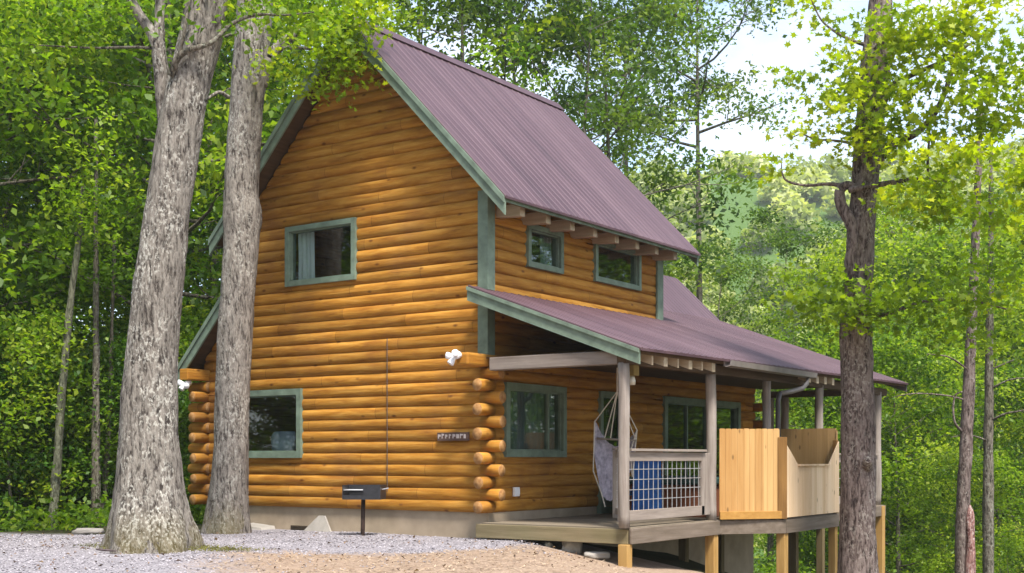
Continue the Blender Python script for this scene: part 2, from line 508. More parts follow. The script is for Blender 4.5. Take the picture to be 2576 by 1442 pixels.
def origin_of(p):
    v = Vector((0, 0, 0))
    while p is not None:
        v += p.location
        p = p.parent
    return v


class MB:
    def __init__(self):
        self.v, self.f, self.mi = [], [], []

    def add(self, vs, fs, mi=0):
        b = len(self.v)
        self.v += [tuple(x) for x in vs]
        self.f += [tuple(b + i for i in q) for q in fs]
        self.mi += [mi] * len(fs)

    def box(self, x0, x1, y0, y1, z0, z1, mi=0):
        vs = [(x0, y0, z0), (x1, y0, z0), (x1, y1, z0), (x0, y1, z0), (x0, y0, z1), (x1, y0, z1), (x1, y1, z1), (x0, y1, z1)]
        self.add(vs, [(0, 3, 2, 1), (4, 5, 6, 7), (0, 1, 5, 4), (1, 2, 6, 5), (2, 3, 7, 6), (3, 0, 4, 7)], mi)

    def hexa(self, b, t, mi=0):
        """b, t: four points each, bottom and top loop"""
        self.add(list(b) + list(t), [(0, 3, 2, 1), (4, 5, 6, 7), (0, 1, 5, 4), (1, 2, 6, 5), (2, 3, 7, 6), (3, 0, 4, 7)], mi)

    def beam(self, p, q, w, h, up=Vector((0, 0, 1)), mi=0):
        """box from p to q, w across, h along up"""
        p, q = Vector(p), Vector(q)
        d = (q - p).normalized()
        s = d.cross(up)
        if s.length < 1e-4:
            s = d.cross(Vector((1, 0, 0)))
        s.normalize()
        u = s.cross(d).normalized()
        a, b = s * (w / 2), u * (h / 2)
        self.hexa([p - a - b, p + a - b, q + a - b, q - a - b], [p - a + b, p + a + b, q + a + b, q - a + b], mi)

    def tube(self, pts, rad, n=8, cap=True, mi=0, capmi=None, jit=0.0):
        pts = [Vector(p) for p in pts]
        if isinstance(rad, (int, float)):
            rad = [rad] * len(pts)
        base = len(self.v)
        ref = Vector((0.13, 0.21, 1))
        for i, p in enumerate(pts):
            d = (pts[min(i + 1, len(pts) - 1)] - pts[max(i - 1, 0)]).normalized()
            r0 = ref if abs(d.dot(ref.normalized())) < 0.95 else Vector((1, 0.2, 0))
            s = d.cross(r0).normalized()
            u = s.cross(d)
            for k in range(n):
                a = 2 * math.pi * k / n
                r = rad[i] * (1 + (random.uniform(-jit, jit) if jit else 0))
                self.v.append(tuple(p + (s * math.cos(a) + u * math.sin(a)) * r))
        for i in range(len(pts) - 1):
            for k in range(n):
                k2 = (k + 1) % n
                self.f.append((base + i * n + k, base + i * n + k2, base + (i + 1) * n + k2, base + (i + 1) * n + k))
                self.mi.append(mi)
        if cap:
            c = mi if capmi is None else capmi
            self.f.append(tuple(base + k for k in range(n))[::-1]); self.mi.append(c)
            e = base + (len(pts) - 1) * n
            self.f.append(tuple(e + k for k in range(n))); self.mi.append(c)

    def prism(self, poly, axis, a0, a1, mi=0):
        """extrude a 2-D polygon along axis (0: poly in yz, 1: xz, 2: xy)"""
        n = len(poly)
        def P(q, a):
            return (a, q[0], q[1]) if axis == 0 else (q[0], a, q[1]) if axis == 1 else (q[0], q[1], a)
        vs = [P(q, a0) for q in poly] + [P(q, a1) for q in poly]
        fs = [tuple(range(n))[::-1], tuple(range(n, 2 * n))] + [(i, (i + 1) % n, n + (i + 1) % n, n + i) for i in range(n)]
        self.add(vs, fs, mi)

    def build(self, name, mat, parent=None, smooth=False, bevel=0.0, loc=None, fix=True):
        me = bpy.data.meshes.new(name)
        off = origin_of(parent) if parent is not None else Vector(loc or (0, 0, 0))
        vv = [(x - off.x, y - off.y, z - off.z) for x, y, z in self.v]
        me.from_pydata(vv, [], self.f)
        mats = mat if isinstance(mat, (list, tuple)) else [mat]
        for m_ in mats:
            me.materials.append(m_)
        if len(mats) > 1:
            me.polygons.foreach_set('material_index', self.mi)
        if smooth:
            me.polygons.foreach_set('use_smooth', [True] * len(me.polygons))
        me.update()
        if fix:
            import bmesh
            bm = bmesh.new(); bm.from_mesh(me)
            bmesh.ops.recalc_face_normals(bm, faces=bm.faces[:])
            bm.to_mesh(me); bm.free()
        o = bpy.data.objects.new(name, me)
        COL.objects.link(o)
        if parent is not None:
            o.parent = parent
        else:
            o.location = off
        if bevel > 0:
            b = o.modifiers.new('edge', 'BEVEL')
            b.width = bevel; b.segments = 2; b.limit_method = 'ANGLE'; b.angle_limit = R(50)
        return o


# ------------------------------------------------------------------ render, world, sun, camera
scene.render.engine = 'CYCLES'
scene.cycles.use_denoising = True
scene.cycles.max_bounces = 7
scene.cycles.diffuse_bounces = 3
scene.cycles.glossy_bounces = 3
scene.cycles.transmission_bounces = 4
scene.cycles.transparent_max_bounces = 8
scene.cycles.caustics_reflective = False
scene.cycles.caustics_refractive = False
scene.view_settings.view_transform = 'Standard'
scene.view_settings.look = 'None'
scene.view_settings.exposure = 1.7
scene.view_settings.gamma = 1.0

SUN_EL = R(60)
SUN_DIR = Vector((0.84, -0.54, 0)).normalized()
world = bpy.data.worlds.new('World')
scene.world = world
world.use_nodes = True
wt = world.node_tree
for n_ in list(wt.nodes):
    wt.nodes.remove(n_)
wo = N(wt, 'ShaderNodeOutputWorld')
bg = N(wt, 'ShaderNodeBackground')
sky = N(wt, 'ShaderNodeTexSky')
sky.sky_type = 'NISHITA'
sky.sun_disc = False
sky.sun_elevation = SUN_EL
sky.sun_rotation = math.atan2(SUN_DIR.x, SUN_DIR.y)
sky.air_density = 1.0; sky.dust_density = 1.5; sky.ozone_density = 1.0
tcw = N(wt, 'ShaderNodeTexCoord')
mpw = N(wt, 'ShaderNodeMapping')
mpw.inputs['Scale'].default_value = (2.2, 2.2, 5.0)
L(wt, tcw.outputs['Generated'], mpw.inputs[0])
cl = noise_n(wt, mpw.outputs[0], 1.6, 7, 0.6, 0.4)
clf = N(wt, 'ShaderNodeMapRange')
clf.inputs['From Min'].default_value = 0.40; clf.inputs['From Max'].default_value = 0.66
clf.inputs['To Min'].default_value = 0.0
clf.inputs['To Max'].default_value = 0.72
L(wt, cl, clf.inputs[0])
skyc = mixc(wt, clf.outputs[0], sky.outputs[0], (3.9, 4.0, 4.35))
L(wt, skyc, bg.inputs[0])
bg.inputs[1].default_value = 0.115
L(wt, bg.outputs[0], wo.inputs[0])

sl = bpy.data.lights.new('sun', 'SUN')
sl.energy = 2.6
sl.angle = R(12)
sl.color = (1.0, 0.95, 0.87)
so = bpy.data.objects.new('sun', sl)
sd = (SUN_DIR * math.cos(SUN_EL) + Vector((0, 0, math.sin(SUN_EL))))
so.rotation_euler = sd.to_track_quat('Z', 'Y').to_euler()
so.location = (20, -20, 30)
COL.objects.link(so)

cd = bpy.data.cameras.new('camera')
cd.sensor_width = 36
cd.lens = 4660 / 3840 * 36
cd.shift_y = (1722 - 1075) / 3840
cd.clip_start = 0.1
cd.clip_end = 3000
co = bpy.data.objects.new('camera', cd)
co.location = CAM
co.rotation_euler = (R(90), 0, TH)
COL.objects.link(co)
scene.camera = co

# ------------------------------------------------------------------ ground sheet
def make_ground():
    ls = sorted(set(list(np.arange(-24, 24.1, 0.5)) + list(np.arange(-60, -24, 3)) + list(np.arange(24, 60, 3)) + list(np.arange(-320, -59, 20)) + list(np.arange(60, 321, 20))))
    ws = sorted(set(list(np.arange(0, 46, 0.5)) + list(np.arange(46, 110, 4)) + list(np.arange(110, 400, 10)) + list(np.arange(-60, 0, 6))))
    mb = MB()
    nl = len(ls)
    for w in ws:
        for l in ls:
            x, y = view_xy(l, w)
            z = ground_z(x, y)
            k = 0.03 * noise.noise(Vector((x * 0.6, y * 0.6, 0.3))) + 0.012 * noise.noise(Vector((x * 2.3, y * 2.3, 1.3)))
            mb.v.append((x, y, z + k))
    for j in range(len(ws) - 1):
        for i in range(nl - 1):
            mb.f.append((j * nl + i, j * nl + i + 1, (j + 1) * nl + i + 1, (j + 1) * nl + i)); mb.mi.append(0)
    o = mb.build('ground', M['ground'], smooth=True, fix=False)
    tag(o, kind='structure')
make_ground()

# ------------------------------------------------------------------ the cabin
cabin = empty('log_cabin', (0, 0, 0), 'orange two-storey log cabin with steep mauve metal roofs and a covered side porch', 'cabin')
RX, RZ, RS = -2.62, 8.17, 1.037          # upper ridge and pitch
LC = 0.188                               # log course
BULGE = 0.045


def roof_z(x):
    return RZ - RS * abs(x - RX)


def left_roof_z(x):
    return 3.62 + 1.04 * (x + 5.69)


def porch_z(x):
    return 3.47 - 0.368 * x


def log_wall(axis, base, sign, z0, z1, lo, hi, holes, name, mat, parent, seed=0):
    """wall of half-round courses; axis: 0 runs along x on plane y=base, 1 runs along y on plane x=base; sign: outward side"""
    mb = MB()
    prof = [(0.0, 0.0), (0.06, 0.42), (0.16, 0.72), (0.32, 0.94), (0.5, 1.0), (0.68, 0.94), (0.84, 0.72), (0.94, 0.42), (1.0, 0.0)]
    rows = []
    c0 = int(math.floor(z0 / LC))
    c = c0
    while c * LC < z1:
        for t_, h in prof[:-1]:
            z = (c + t_) * LC
            if z0 - 1e-6 <= z <= z1 + 1e-6:
                rows.append((z, h, c))
        c += 1
    rows.append((z1, 0.0, c))
    rnd = random.Random(seed)
    ph = {k: rnd.uniform(0, 6.28) for k in range(-5, 70)}

    def pt(a, z, h, c):
        off = h * (BULGE + 0.006 * math.sin(a * 1.7 + ph[c]) + 0.004 * math.sin(a * 4.3 + 2 * ph[c]))
        return (a, base + sign * off, z) if axis == 0 else (base + sign * off, a, z)
    for (za, ha, ca), (zb, hb, cb) in zip(rows[:-1], rows[1:]):
        la, lb, ra, rb = lo(za), lo(zb), hi(za), hi(zb)
        if ra - la < 0.02 and rb - lb < 0.02:
            continue
        zm = (za + zb) / 2
        cuts = sorted((h0, h1) for h0, h1, hz0, hz1 in holes if hz0 < zm < hz1)
        spans = []
        s_ = None
        cur_a, cur_b = la, lb
        for h0, h1 in cuts:
            spans.append((cur_a, cur_b, h0, h0)); cur_a = cur_b = h1
        spans.append((cur_a, cur_b, ra, rb))
        for sa, sb, ea, eb in spans:
            n = max(1, int(max(ea - sa, eb - sb) / 0.55))
            for i in range(n):
                f0, f1 = i / n, (i + 1) / n
                A0, A1 = sa + (ea - sa) * f0, sa + (ea - sa) * f1
                B0, B1 = sb + (eb - sb) * f0, sb + (eb - sb) * f1
                mb.add([pt(A0, za, ha, ca), pt(A1, za, ha, ca), pt(B1, zb, hb, ca), pt(B0, zb, hb, ca)], [(0, 1, 2, 3)])
    # merge shared vertices so the rounding shades smoothly
    import bmesh
    o = mb.build(name, mat, parent, smooth=True, fix=False)
    bm = bmesh.new(); bm.from_mesh(o.data)
    bmesh.ops.remove_doubles(bm, verts=bm.verts[:], dist=0.0008)
    for e in bm.edges:
        if len(e.link_faces) == 2:
            za = e.verts[0].co.z / LC
            if abs(e.verts[0].co.z - e.verts[1].co.z) < 1e-4 and abs(za - round(za)) < 0.01:
                e.smooth = False
    bmesh.ops.recalc_face_normals(bm, faces=bm.faces[:])
    bm.to_mesh(o.data); bm.free()
    return o


# gable end facing the drive
def g_lo(z):
    a = -6.42
    if z > 2.3:
        a = max(a, (z - 3.42) / 1.04 - 5.69)
    a = min(a, -5.2)
    if z > 5.2:
        a = max(a, RX - (RZ - 0.22 - z) / RS)
    return a


def g_hi(z):
    a = 0.0
    if z > 5.2:
        a = min(a, RX + (RZ - 0.22 - z) / RS)
    return a


W_UP = (-4.305, -2.670, 3.840, 4.878)
W_LO = (-5.72, -3.925, 0.855, 2.057)
log_wall(0, 0.0, -1, 0.0, 7.93, g_lo, g_hi,
         [(W_UP[0] + .05, W_UP[1] - .05, W_UP[2] + .05, W_UP[3] - .05), (W_LO[0] + .05, W_LO[1] - .05, W_LO[2] + .05, W_LO[3] - .05)],
         'gable_wall', M['logx'], cabin, 1)
D1 = (1.03, 2.09, 3.955, 4.655)
D2 = (3.13, 4.77, 3.965, 4.715)
P1 = (0.41, 2.18, 0.867, 2.05)
DR = (3.30, 4.25, -0.13, 2.04)
SD = (5.70, 9.15, -0.13, 2.05)
ins = lambda q, m=.05: (q[0] + m, q[1] - m, q[2] + m, q[3] - m)
log_wall(1, 0.0, 1, 0.0, 3.20, lambda z: 0.0, lambda z: 10.0, [ins(P1), ins(DR), ins(SD)], 'porch_wall', M['logy'], cabin, 2)
log_wall(1, 0.0, 1, 3.20, 5.20, lambda z: 0.0, lambda z: 5.58, [ins(D1), ins(D2)], 'dormer_wall', M['logy'], cabin, 3)
log_wall(0, 5.58, 1, 3.2, 7.93, lambda z: max(-5.2, RX - (RZ - 0.22 - z) / RS) if z > 5.2 else -5.2, g_hi, [], 'rear_dormer_wall', M['logx'], cabin, 4)
log_wall(0, 10.0, 1, 0.0, 3.9, lambda z: max(-6.42, (z - 3.42) / 1.04 - 5.69) if z > 2.3 else -6.42, lambda z: min(0.0, (3.3 - z) / 0.368) if z > 3.2 else 0.0, [], 'rear_wall', M['logx'], cabin, 5)
log_wall(1, -6.42, -1, 0.0, 2.6, lambda z: 0.0, lambda z: 10.0, [], 'left_wall', M['logy'], cabin, 6)
log_wall(1, -5.2, -1, 3.9, 5.3, lambda z: 0.0, lambda z: 5.58, [], 'left_dormer_wall', M['logy'], cabin, 7)

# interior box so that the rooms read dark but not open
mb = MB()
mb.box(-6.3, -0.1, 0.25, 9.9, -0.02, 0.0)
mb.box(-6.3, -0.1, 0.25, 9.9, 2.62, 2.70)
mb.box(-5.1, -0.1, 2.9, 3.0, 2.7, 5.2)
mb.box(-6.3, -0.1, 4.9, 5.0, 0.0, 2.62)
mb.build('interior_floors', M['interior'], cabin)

# foundation
mb = MB()
mb.box(-6.40, 0.0, 0.03, 0.20, -1.2, -0.002)
mb.box(-0.20, 0.0, 0.20, 10.0, -3.2, -0.002)
mb.box(-6.40, -6.2, 0.20, 10.0, -1.6, -0.002)
mb.box(-6.2, -0.2, 9.8, 10.0, -3.2, -0.002)
mb.build('foundation', M['concrete'], cabin)
mb = MB()
mb.box(-4.262, -3.862, 0.012, 0.036, -0.475, -0.325)
for i in range(5):
    mb.box(-4.255, -3.87, 0.004, 0.014, -0.465 + i * 0.028, -0.452 + i * 0.028)
mb.build('foundation_vent', M['vent'], cabin)

# saddle-notched corner logs
def corner_log(p, q, r):
    p, q = Vector(p), Vector(q)
    d = (q - p).normalized()
    mb = MB()
    mb.tube([p, q - d * 0.006, q], [r, r, r * 0.97], 16, True, 0, 1)
    return mb


for i in range(12):
    z = (i + 0.5) * LC
    j = random.uniform(-0.025, 0.025)
    if i % 2 == 0:
        corner_log((0.06, 0.04, z), (0.06, -0.31 + j, z), 0.095).build('log_end', [M['logy'], M['end']], cabin, smooth=True)
        corner_log((-6.40, 0.04, z), (-6.40, -0.34 + j, z), 0.095).build('log_end', [M['logy'], M['end']], cabin, smooth=True)
    else:
        corner_log((-0.05, -0.03, z), (0.33 + j, -0.03, z), 0.095).build('log_end', [M['logx'], M['end']], cabin, smooth=True)
        corner_log((-6.3, -0.03, z), (-6.78 + j, -0.03, z), 0.095).build('log_end', [M['logx'], M['end']], cabin, smooth=True)
    if i % 2 == 0:
        corner_log((-0.04, 9.97, z), (0.33 + j, 9.97, z), 0.095).build('log_end', [M['logx'], M['end']], cabin, smooth=True)

# plate logs that carry the eaves
mb = MB(); mb.box(-0.13, 0.10, -0.62, 0.3, 2.262, 2.452)
mb.build('plate_log', [M['logy']], cabin, bevel=0.03)
mb = MB(); mb.box(-6.52, -6.30, -0.55, 0.3, 2.275, 2.475)
mb.build('plate_log', [M['logy']], cabin, bevel=0.02)

# corner trim boards
def trim(x, y0, z0, z1, flip=1):
    mb = MB()
    mb.box(x - 0.115 * flip if flip > 0 else x - 0.075, x + 0.075 if flip > 0 else x + 0.115, y0 - 0.08, y0 - 0.045, z0, z1)
    if flip > 0:
        mb.box(x + 0.040, x + 0.075, y0 - 0.045, y0 + 0.115, z0, z1)
    else:
        mb.box(x - 0.075, x - 0.040, y0 - 0.045, y0 + 0.115, z0, z1)
    mb.build('corner_trim', M['green'], cabin)


trim(0, 0, 3.46, 5.0)
trim(0, 0, 2.34, 3.22)
trim(-5.2, 0, 4.2, 5.15, -1)
mb = MB()
mb.box(0.045, 0.085, 5.40, 5.58, 3.47, 4.95)
mb.box(-0.1, 0.085, 5.58, 5.63, 3.47, 4.95)
mb.build('corner_trim', M['green'], cabin)


# roofs
def roof_sheet(name, hi, lo_, y0, y1, thick=0.035, drift=0.0, pitch=0.20, parent=None):
    """ribbed metal sheet; hi, lo_: (x, z) of the upper and lower edge; ribs run down the slope"""
    prof = [(0.0, 0), (0.09, 0.014), (0.20, 0.014), (0.34, 0), (0.52, 0.005), (0.60, 0.005), (0.68, 0), (0.84, 0.005), (0.92, 0.005)]
    ys = []
    k = 0
    y = y0
    while y < y1:
        for t_, h in prof:
            yy = y0 + (k + t_) * pitch
            if yy < y1:
                ys.append((yy, h))
        k += 1
        y = y0 + k * pitch
    ys.append((y1, 0))
    n = 7
    mb = MB()
    for (yy, h) in ys:
        dz = drift * (yy - y0)
        for i in range(n):
            f = i / (n - 1)
            x = hi[0] + (lo_[0] - hi[0]) * f
            z = hi[1] + (lo_[1] - hi[1]) * f
            w = 0.004 * noise.noise(Vector((yy * 0.8, f * 4, hi[0])))
            mb.v.append((x, yy, z + h + dz + w))
    for j in range(len(ys) - 1):
        for i in range(n - 1):
            a = j * n + i
            mb.f.append((a, a + 1, a + n + 1, a + n)); mb.mi.append(0)
    b = len(mb.v)
    for (yy, h) in ys:
        dz = drift * (yy - y0)
        mb.v.append((hi[0], yy, hi[1] - thick + dz)); mb.v.append((lo_[0], yy, lo_[1] - thick + dz))
    m_ = len(ys)
    for j in range(m_ - 1):
        mb.f.append((b + 2 * j, b + 2 * j + 2, b + 2 * j + 3, b + 2 * j + 1)); mb.mi.append(0)
        mb.f.append((j * n + n - 1, b + 2 * j + 1, b + 2 * j + 3, (j + 1) * n + n - 1)); mb.mi.append(0)
        mb.f.append((j * n, (j + 1) * n, b + 2 * j + 2, b + 2 * j)); mb.mi.append(0)
    mb.f.append(tuple(range(0, n)) + (b + 1, b)); mb.mi.append(0)
    e = (m_ - 1) * n
    mb.f.append(tuple(range(e, e + n)) + (b + 2 * m_ - 1, b + 2 * m_ - 2)); mb.mi.append(0)
    return mb.build(name, M['roof'], parent or cabin)


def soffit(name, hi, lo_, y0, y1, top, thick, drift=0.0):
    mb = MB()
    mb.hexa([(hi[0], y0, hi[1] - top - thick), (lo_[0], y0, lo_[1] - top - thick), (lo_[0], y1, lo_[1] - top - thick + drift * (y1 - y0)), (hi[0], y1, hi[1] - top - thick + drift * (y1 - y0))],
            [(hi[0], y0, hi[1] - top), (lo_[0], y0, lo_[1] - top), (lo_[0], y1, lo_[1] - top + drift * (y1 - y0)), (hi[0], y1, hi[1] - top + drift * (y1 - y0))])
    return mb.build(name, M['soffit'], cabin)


def rake(name, hi, lo_, y, depth, step=0.12, plumb=True):
    """two-step painted fascia along a rake, front face at y"""
    mb = MB()
    for d0, d1, ya, yb in ((0.02, step, y - 0.062, y), (step, depth, y - 0.036, y - 0.002)):
        mb.hexa([(hi[0], ya, hi[1] - d1), (lo_[0], ya, lo_[1] - d1), (lo_[0], yb, lo_[1] - d1), (hi[0], yb, hi[1] - d1)],
                [(hi[0], ya, hi[1] - d0), (lo_[0], ya, lo_[1] - d0), (lo_[0], yb, lo_[1] - d0), (hi[0], yb, hi[1] - d0)])
    return mb.build(name, M['green'], cabin)


UE = 0.655
ue_z = RZ - RS * (UE - RX)
hiR = (RX, RZ)
roof_sheet('main_roof', hiR, (UE, ue_z), -0.42, 6.08)
roof_sheet('main_roof', hiR, (2 * RX - UE, ue_z), -0.42, 6.08)
for s_ in (1, -1):
    ex = RX + s_ * (UE - 0.05 - RX)
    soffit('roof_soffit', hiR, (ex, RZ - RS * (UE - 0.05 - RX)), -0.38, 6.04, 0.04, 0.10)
    rake('rake_board', hiR, (RX + s_ * (UE - 0.02 - RX), RZ - RS * (UE - 0.02 - RX)), -0.38, 0.30)
    mb = MB()
    for d0, d1, ya, yb in ((0.02, 0.12, 6.04, 6.10), (0.12, 0.28, 6.042, 6.075)):
        mb.hexa([(RX, ya, RZ - d1), (ex, ya, RZ - RS * (UE - 0.05 - RX) - d1), (ex, yb, RZ - RS * (UE - 0.05 - RX) - d1), (RX, yb, RZ - d1)],
                [(RX, ya, RZ - d0), (ex, ya, RZ - RS * (UE - 0.05 - RX) - d0), (ex, yb, RZ - RS * (UE - 0.05 - RX) - d0), (RX, yb, RZ - d0)])
    mb.build('rake_board', M['green'], cabin)
# eave fascia strip and ridge cap
mb = MB(); mb.box(UE - 0.075, UE - 0.045, -0.378, 6.04, ue_z - 0.075, ue_z + 0.02); mb.build('eave_strip', M['green'], cabin)
mb = MB()
for s_ in (1, -1):
    mb.hexa([(RX, -0.44, RZ + 0.026), (RX + s_ * 0.16, -0.44, RZ + 0.026 - RS * 0.16), (RX + s_ * 0.16, 6.10, RZ + 0.026 - RS * 0.16), (RX, 6.10, RZ + 0.026)],
            [(RX, -0.44, RZ + 0.05), (RX + s_ * 0.17, -0.44, RZ + 0.05 - RS * 0.17), (RX + s_ * 0.17, 6.10, RZ + 0.05 - RS * 0.17), (RX, 6.10, RZ + 0.05)])
mb.build('ridge_cap', M['roof'], cabin)
# rafter tails below the upper eave
for i in range(9):
    y = 0.262 + i * 0.724
    if y > 5.9: break
    mb = MB()
    s = 0.068
    x0, x1 = -0.03, 0.50
    zt = lambda x: RZ - RS * (x - RX) - 0.145
    mb.hexa([(x0, y - s, 4.62), (x1, y - s, 4.585), (x1, y + s, 4.585), (x0, y + s, 4.62)],
            [(x0, y - s, 4.79), (x1, y - s, 4.785), (x1, y + s, 4.785), (x0, y + s, 4.79)])
    mb.build('rafter_tail', M['rafter'], cabin, bevel=0.012)

# lower left roof
lh, ll = (-5.16, left_roof_z(-5.16)), (-6.76, left_roof_z(-6.76))
roof_sheet('lower_roof', lh, ll, -0.42, 10.9)
soffit('roof_soffit', lh, (-6.7, left_roof_z(-6.7)), -0.38, 10.85, 0.04, 0.10)
rake('rake_board', lh, (-6.74, left_roof_z(-6.74)), -0.38, 0.30)

# porch roof, front part and the wider rear part that runs up to the steep rear roof
DR_ = 0.0085
pe = (2.965, porch_z(2.965))
roof_sheet('porch_roof', (-0.05, porch_z(-0.05)), pe, -0.42, 5.66, drift=DR_)
dz = DR_ * (5.66 + 0.42)
roof_sheet('porch_roof', (-1.45, porch_z(-1.45) + dz), (pe[0], pe[1] + dz), 5.664, 11.46, drift=DR_)
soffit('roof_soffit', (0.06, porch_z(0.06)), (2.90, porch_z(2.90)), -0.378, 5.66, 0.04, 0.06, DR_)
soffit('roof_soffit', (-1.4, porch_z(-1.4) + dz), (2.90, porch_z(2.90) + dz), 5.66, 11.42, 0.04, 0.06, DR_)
rake('rake_board', (-0.07, porch_z(-0.07)), (2.93, porch_z(2.93)), -0.38, 0.235, 0.075)
mb = MB()
mb.hexa([(-1.4, 11.42, porch_z(-1.4) - .1), (2.93, 11.42, porch_z(2.93) - .1), (2.93, 11.47, porch_z(2.93) - .1), (-1.4, 11.47, porch_z(-1.4) - .1)],
        [(-1.4, 11.42, porch_z(-1.4) + .07), (2.93, 11.42, porch_z(2.93) + .07), (2.93, 11.47, porch_z(2.93) + .07), (-1.4, 11.47, porch_z(-1.4) + .07)])
mb.build('rake_board', M['pipe'], cabin)
# steep rear roof
rz0 = porch_z(-1.45) + 0.06
roof_sheet('rear_roof', (RX, rz0 + 0.98 * 1.17), (-1.44, rz0 + 0.01), 5.664, 11.43)
roof_sheet('rear_roof', (RX, rz0 + 0.98 * 1.17), (-5.3, 3.9), 5.664, 11.43)
# rafter tails of the porch
for i in range(5 + 14):
    y = 0.06 + i * 0.395
    if 2.3 < y < 5.95:
        continue
    mb = MB()
    s = 0.022 if i % 2 == 0 and i < 5 else 0.058
    za, zb = porch_z(0.1) - 0.105, porch_z(2.88) - 0.105
    dd = DR_ * (y + 0.42)
    mb.hexa([(2.3, y - s, porch_z(2.3) - 0.25 + dd), (2.88, y - s, zb - 0.135 + dd), (2.88, y + s, zb - 0.135 + dd), (2.3, y + s, porch_z(2.3) - 0.25 + dd)],
            [(2.3, y - s, porch_z(2.3) - 0.105 + dd), (2.88, y - s, zb + dd), (2.88, y + s, zb + dd), (2.3, y + s, porch_z(2.3) - 0.105 + dd)])
    mb.build('rafter_tail', M['rafter'], cabin)
# gutter and downspout
mb = MB()
gz = porch_z(2.965) + DR_ * 4.5 - 0.03
mb.prism([(2.90, gz), (2.90, gz - 0.09), (2.94, gz - 0.105), (3.02, gz - 0.085), (3.035, gz), (3.02, gz), (3.008, gz - 0.07), (2.94, gz - 0.09), (2.915, gz - 0.08), (2.915, gz)], 1, 2.35, 5.98)
mb.build('gutter', M['gutter'], cabin)
mb = MB()
mb.tube([(2.97, 5.66, gz - 0.09), (2.965, 5.64, gz - 0.20), (2.93, 5.52, gz - 0.29), (2.84, 5.22, gz - 0.36), (2.74, 4.98, gz - 0.40)], 0.045, 10)
mb.build('downspout', M['gutter'], cabin, smooth=True)
mb = MB()
mb.tube([(2.74, 4.98, gz - 0.38), (2.72, 4.93, gz - 0.52), (2.72, 4.92, -0.2)], 0.045, 10)
mb.build('downspout', M['pipe'], cabin, smooth=True)


# windows
def window(axis, q, base, sign, tw=0.10, divide=None, parts=True, name='window', curtain=None, sill=False, proud=0.088):
    a0, a1, z0, z1 = q
    def B(mb, s0, s1, d0, d1, za, zb):
        lo_, hi_ = sorted((base + sign * d0, base + sign * d1))
        if axis == 0: mb.box(s0, s1, lo_, hi_, za, zb)
        else: mb.box(lo_, hi_, s0, s1, za, zb)
    mb = MB()
    for s0, s1, za, zb in ((a0, a1, z1 - tw, z1), (a0, a1, z0, z0 + tw), (a0, a0 + tw, z0 + tw, z1 - tw), (a1 - tw, a1, z0 + tw, z1 - tw)):
        B(mb, s0, s1, -0.10, proud, za, zb)
    f = mb.build(name, M['green'], cabin)
    mb = MB()
    i0, i1, j0, j1 = a0 + tw, a1 - tw, z0 + tw, z1 - tw
    sw = 0.022
    for s0, s1, za, zb in ((i0, i1, j1 - sw, j1), (i0, i1, j0, j0 + sw), (i0, i0 + sw, j0 + sw, j1 - sw), (i1 - sw, i1, j0 + sw, j1 - sw)):
        B(mb, s0, s1, -0.05, 0.035, za, zb)
    for d in (divide or ()):
        B(mb, d - 0.025, d + 0.025, -0.05, 0.030, j0 + sw, j1 - sw)
    mb.build('sash', M['green'], f)
    mb = MB()
    B(mb, i0 + sw - 0.004, i1 - sw + 0.004, -0.012, -0.004, j0 + sw - 0.004, j1 - sw + 0.004)
    mb.build('pane', M['glass'], f)
    for c0, c1, mt, dp in (curtain or ()):
        mb = MB()
        n = max(8, int((c1 - c0) / 0.018))
        for k in range(n + 1):
            s_ = c0 + (c1 - c0) * k / n
            d = dp + 0.020 * math.sin(s_ * 62) + 0.010 * math.sin(s_ * 23 + 1)
            for zz in (j0 - 0.1, (j0 + j1) / 2, j1 + 0.02):
                dd = d + 0.012 * math.sin(zz * 3 + s_ * 5)
                mb.v.append((s_, base + sign * dd, zz) if axis == 0 else (base + sign * dd, s_, zz))
        for k in range(n):
            for r_ in range(2):
                mb.f.append((3 * k + r_, 3 * k + 3 + r_, 3 * k + 4 + r_, 3 * k + 1 + r_)); mb.mi.append(0)
        mb.build('curtain', M[mt], f, smooth=True, fix=False)
    return f


window(0, W_UP, 0.0, -1, 0.088, curtain=[(-4.13, -3.76, 'curtain', -0.09), (-2.83, -2.74, 'curtain', -0.09)])
window(0, W_LO, 0.0, -1, 0.105)
window(1, D1, 0.0, 1, 0.085, curtain=[(1.62, 1.98, 'sheer', -0.10)])
window(1, D2, 0.0, 1, 0.085)
window(1, P1, 0.0, 1, 0.105, divide=(1.70,), curtain=[(0.50, 2.1, 'sheer', -0.10)])
fd = window(1, DR, 0.0, 1, 0.09, name='door')
mb = MB()
mb.box(0.0, 0.035, 3.50, 4.05, 0.0, 0.85)
mb.build('door_panel', M['green'], fd)
window(1, SD, 0.0, 1, 0.12, divide=(6.75, 7.6), name='sliding_door')

# porch front beam, side beams and posts
mb = MB(); mb.box(0.285, 2.56, -0.33, -0.17, 2.18, 2.375); mb.build('porch_beam', M['greywood_x'], cabin, bevel=0.012)
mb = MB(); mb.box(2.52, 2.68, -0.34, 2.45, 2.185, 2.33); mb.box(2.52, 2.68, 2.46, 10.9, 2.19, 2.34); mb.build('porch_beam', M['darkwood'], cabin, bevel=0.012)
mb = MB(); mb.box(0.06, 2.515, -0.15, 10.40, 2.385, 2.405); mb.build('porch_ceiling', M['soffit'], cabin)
mb = MB(); mb.box(0.0, 2.52, 10.42, 10.58, 2.20, 2.34); mb.build('porch_beam', M['darkwood'], cabin)


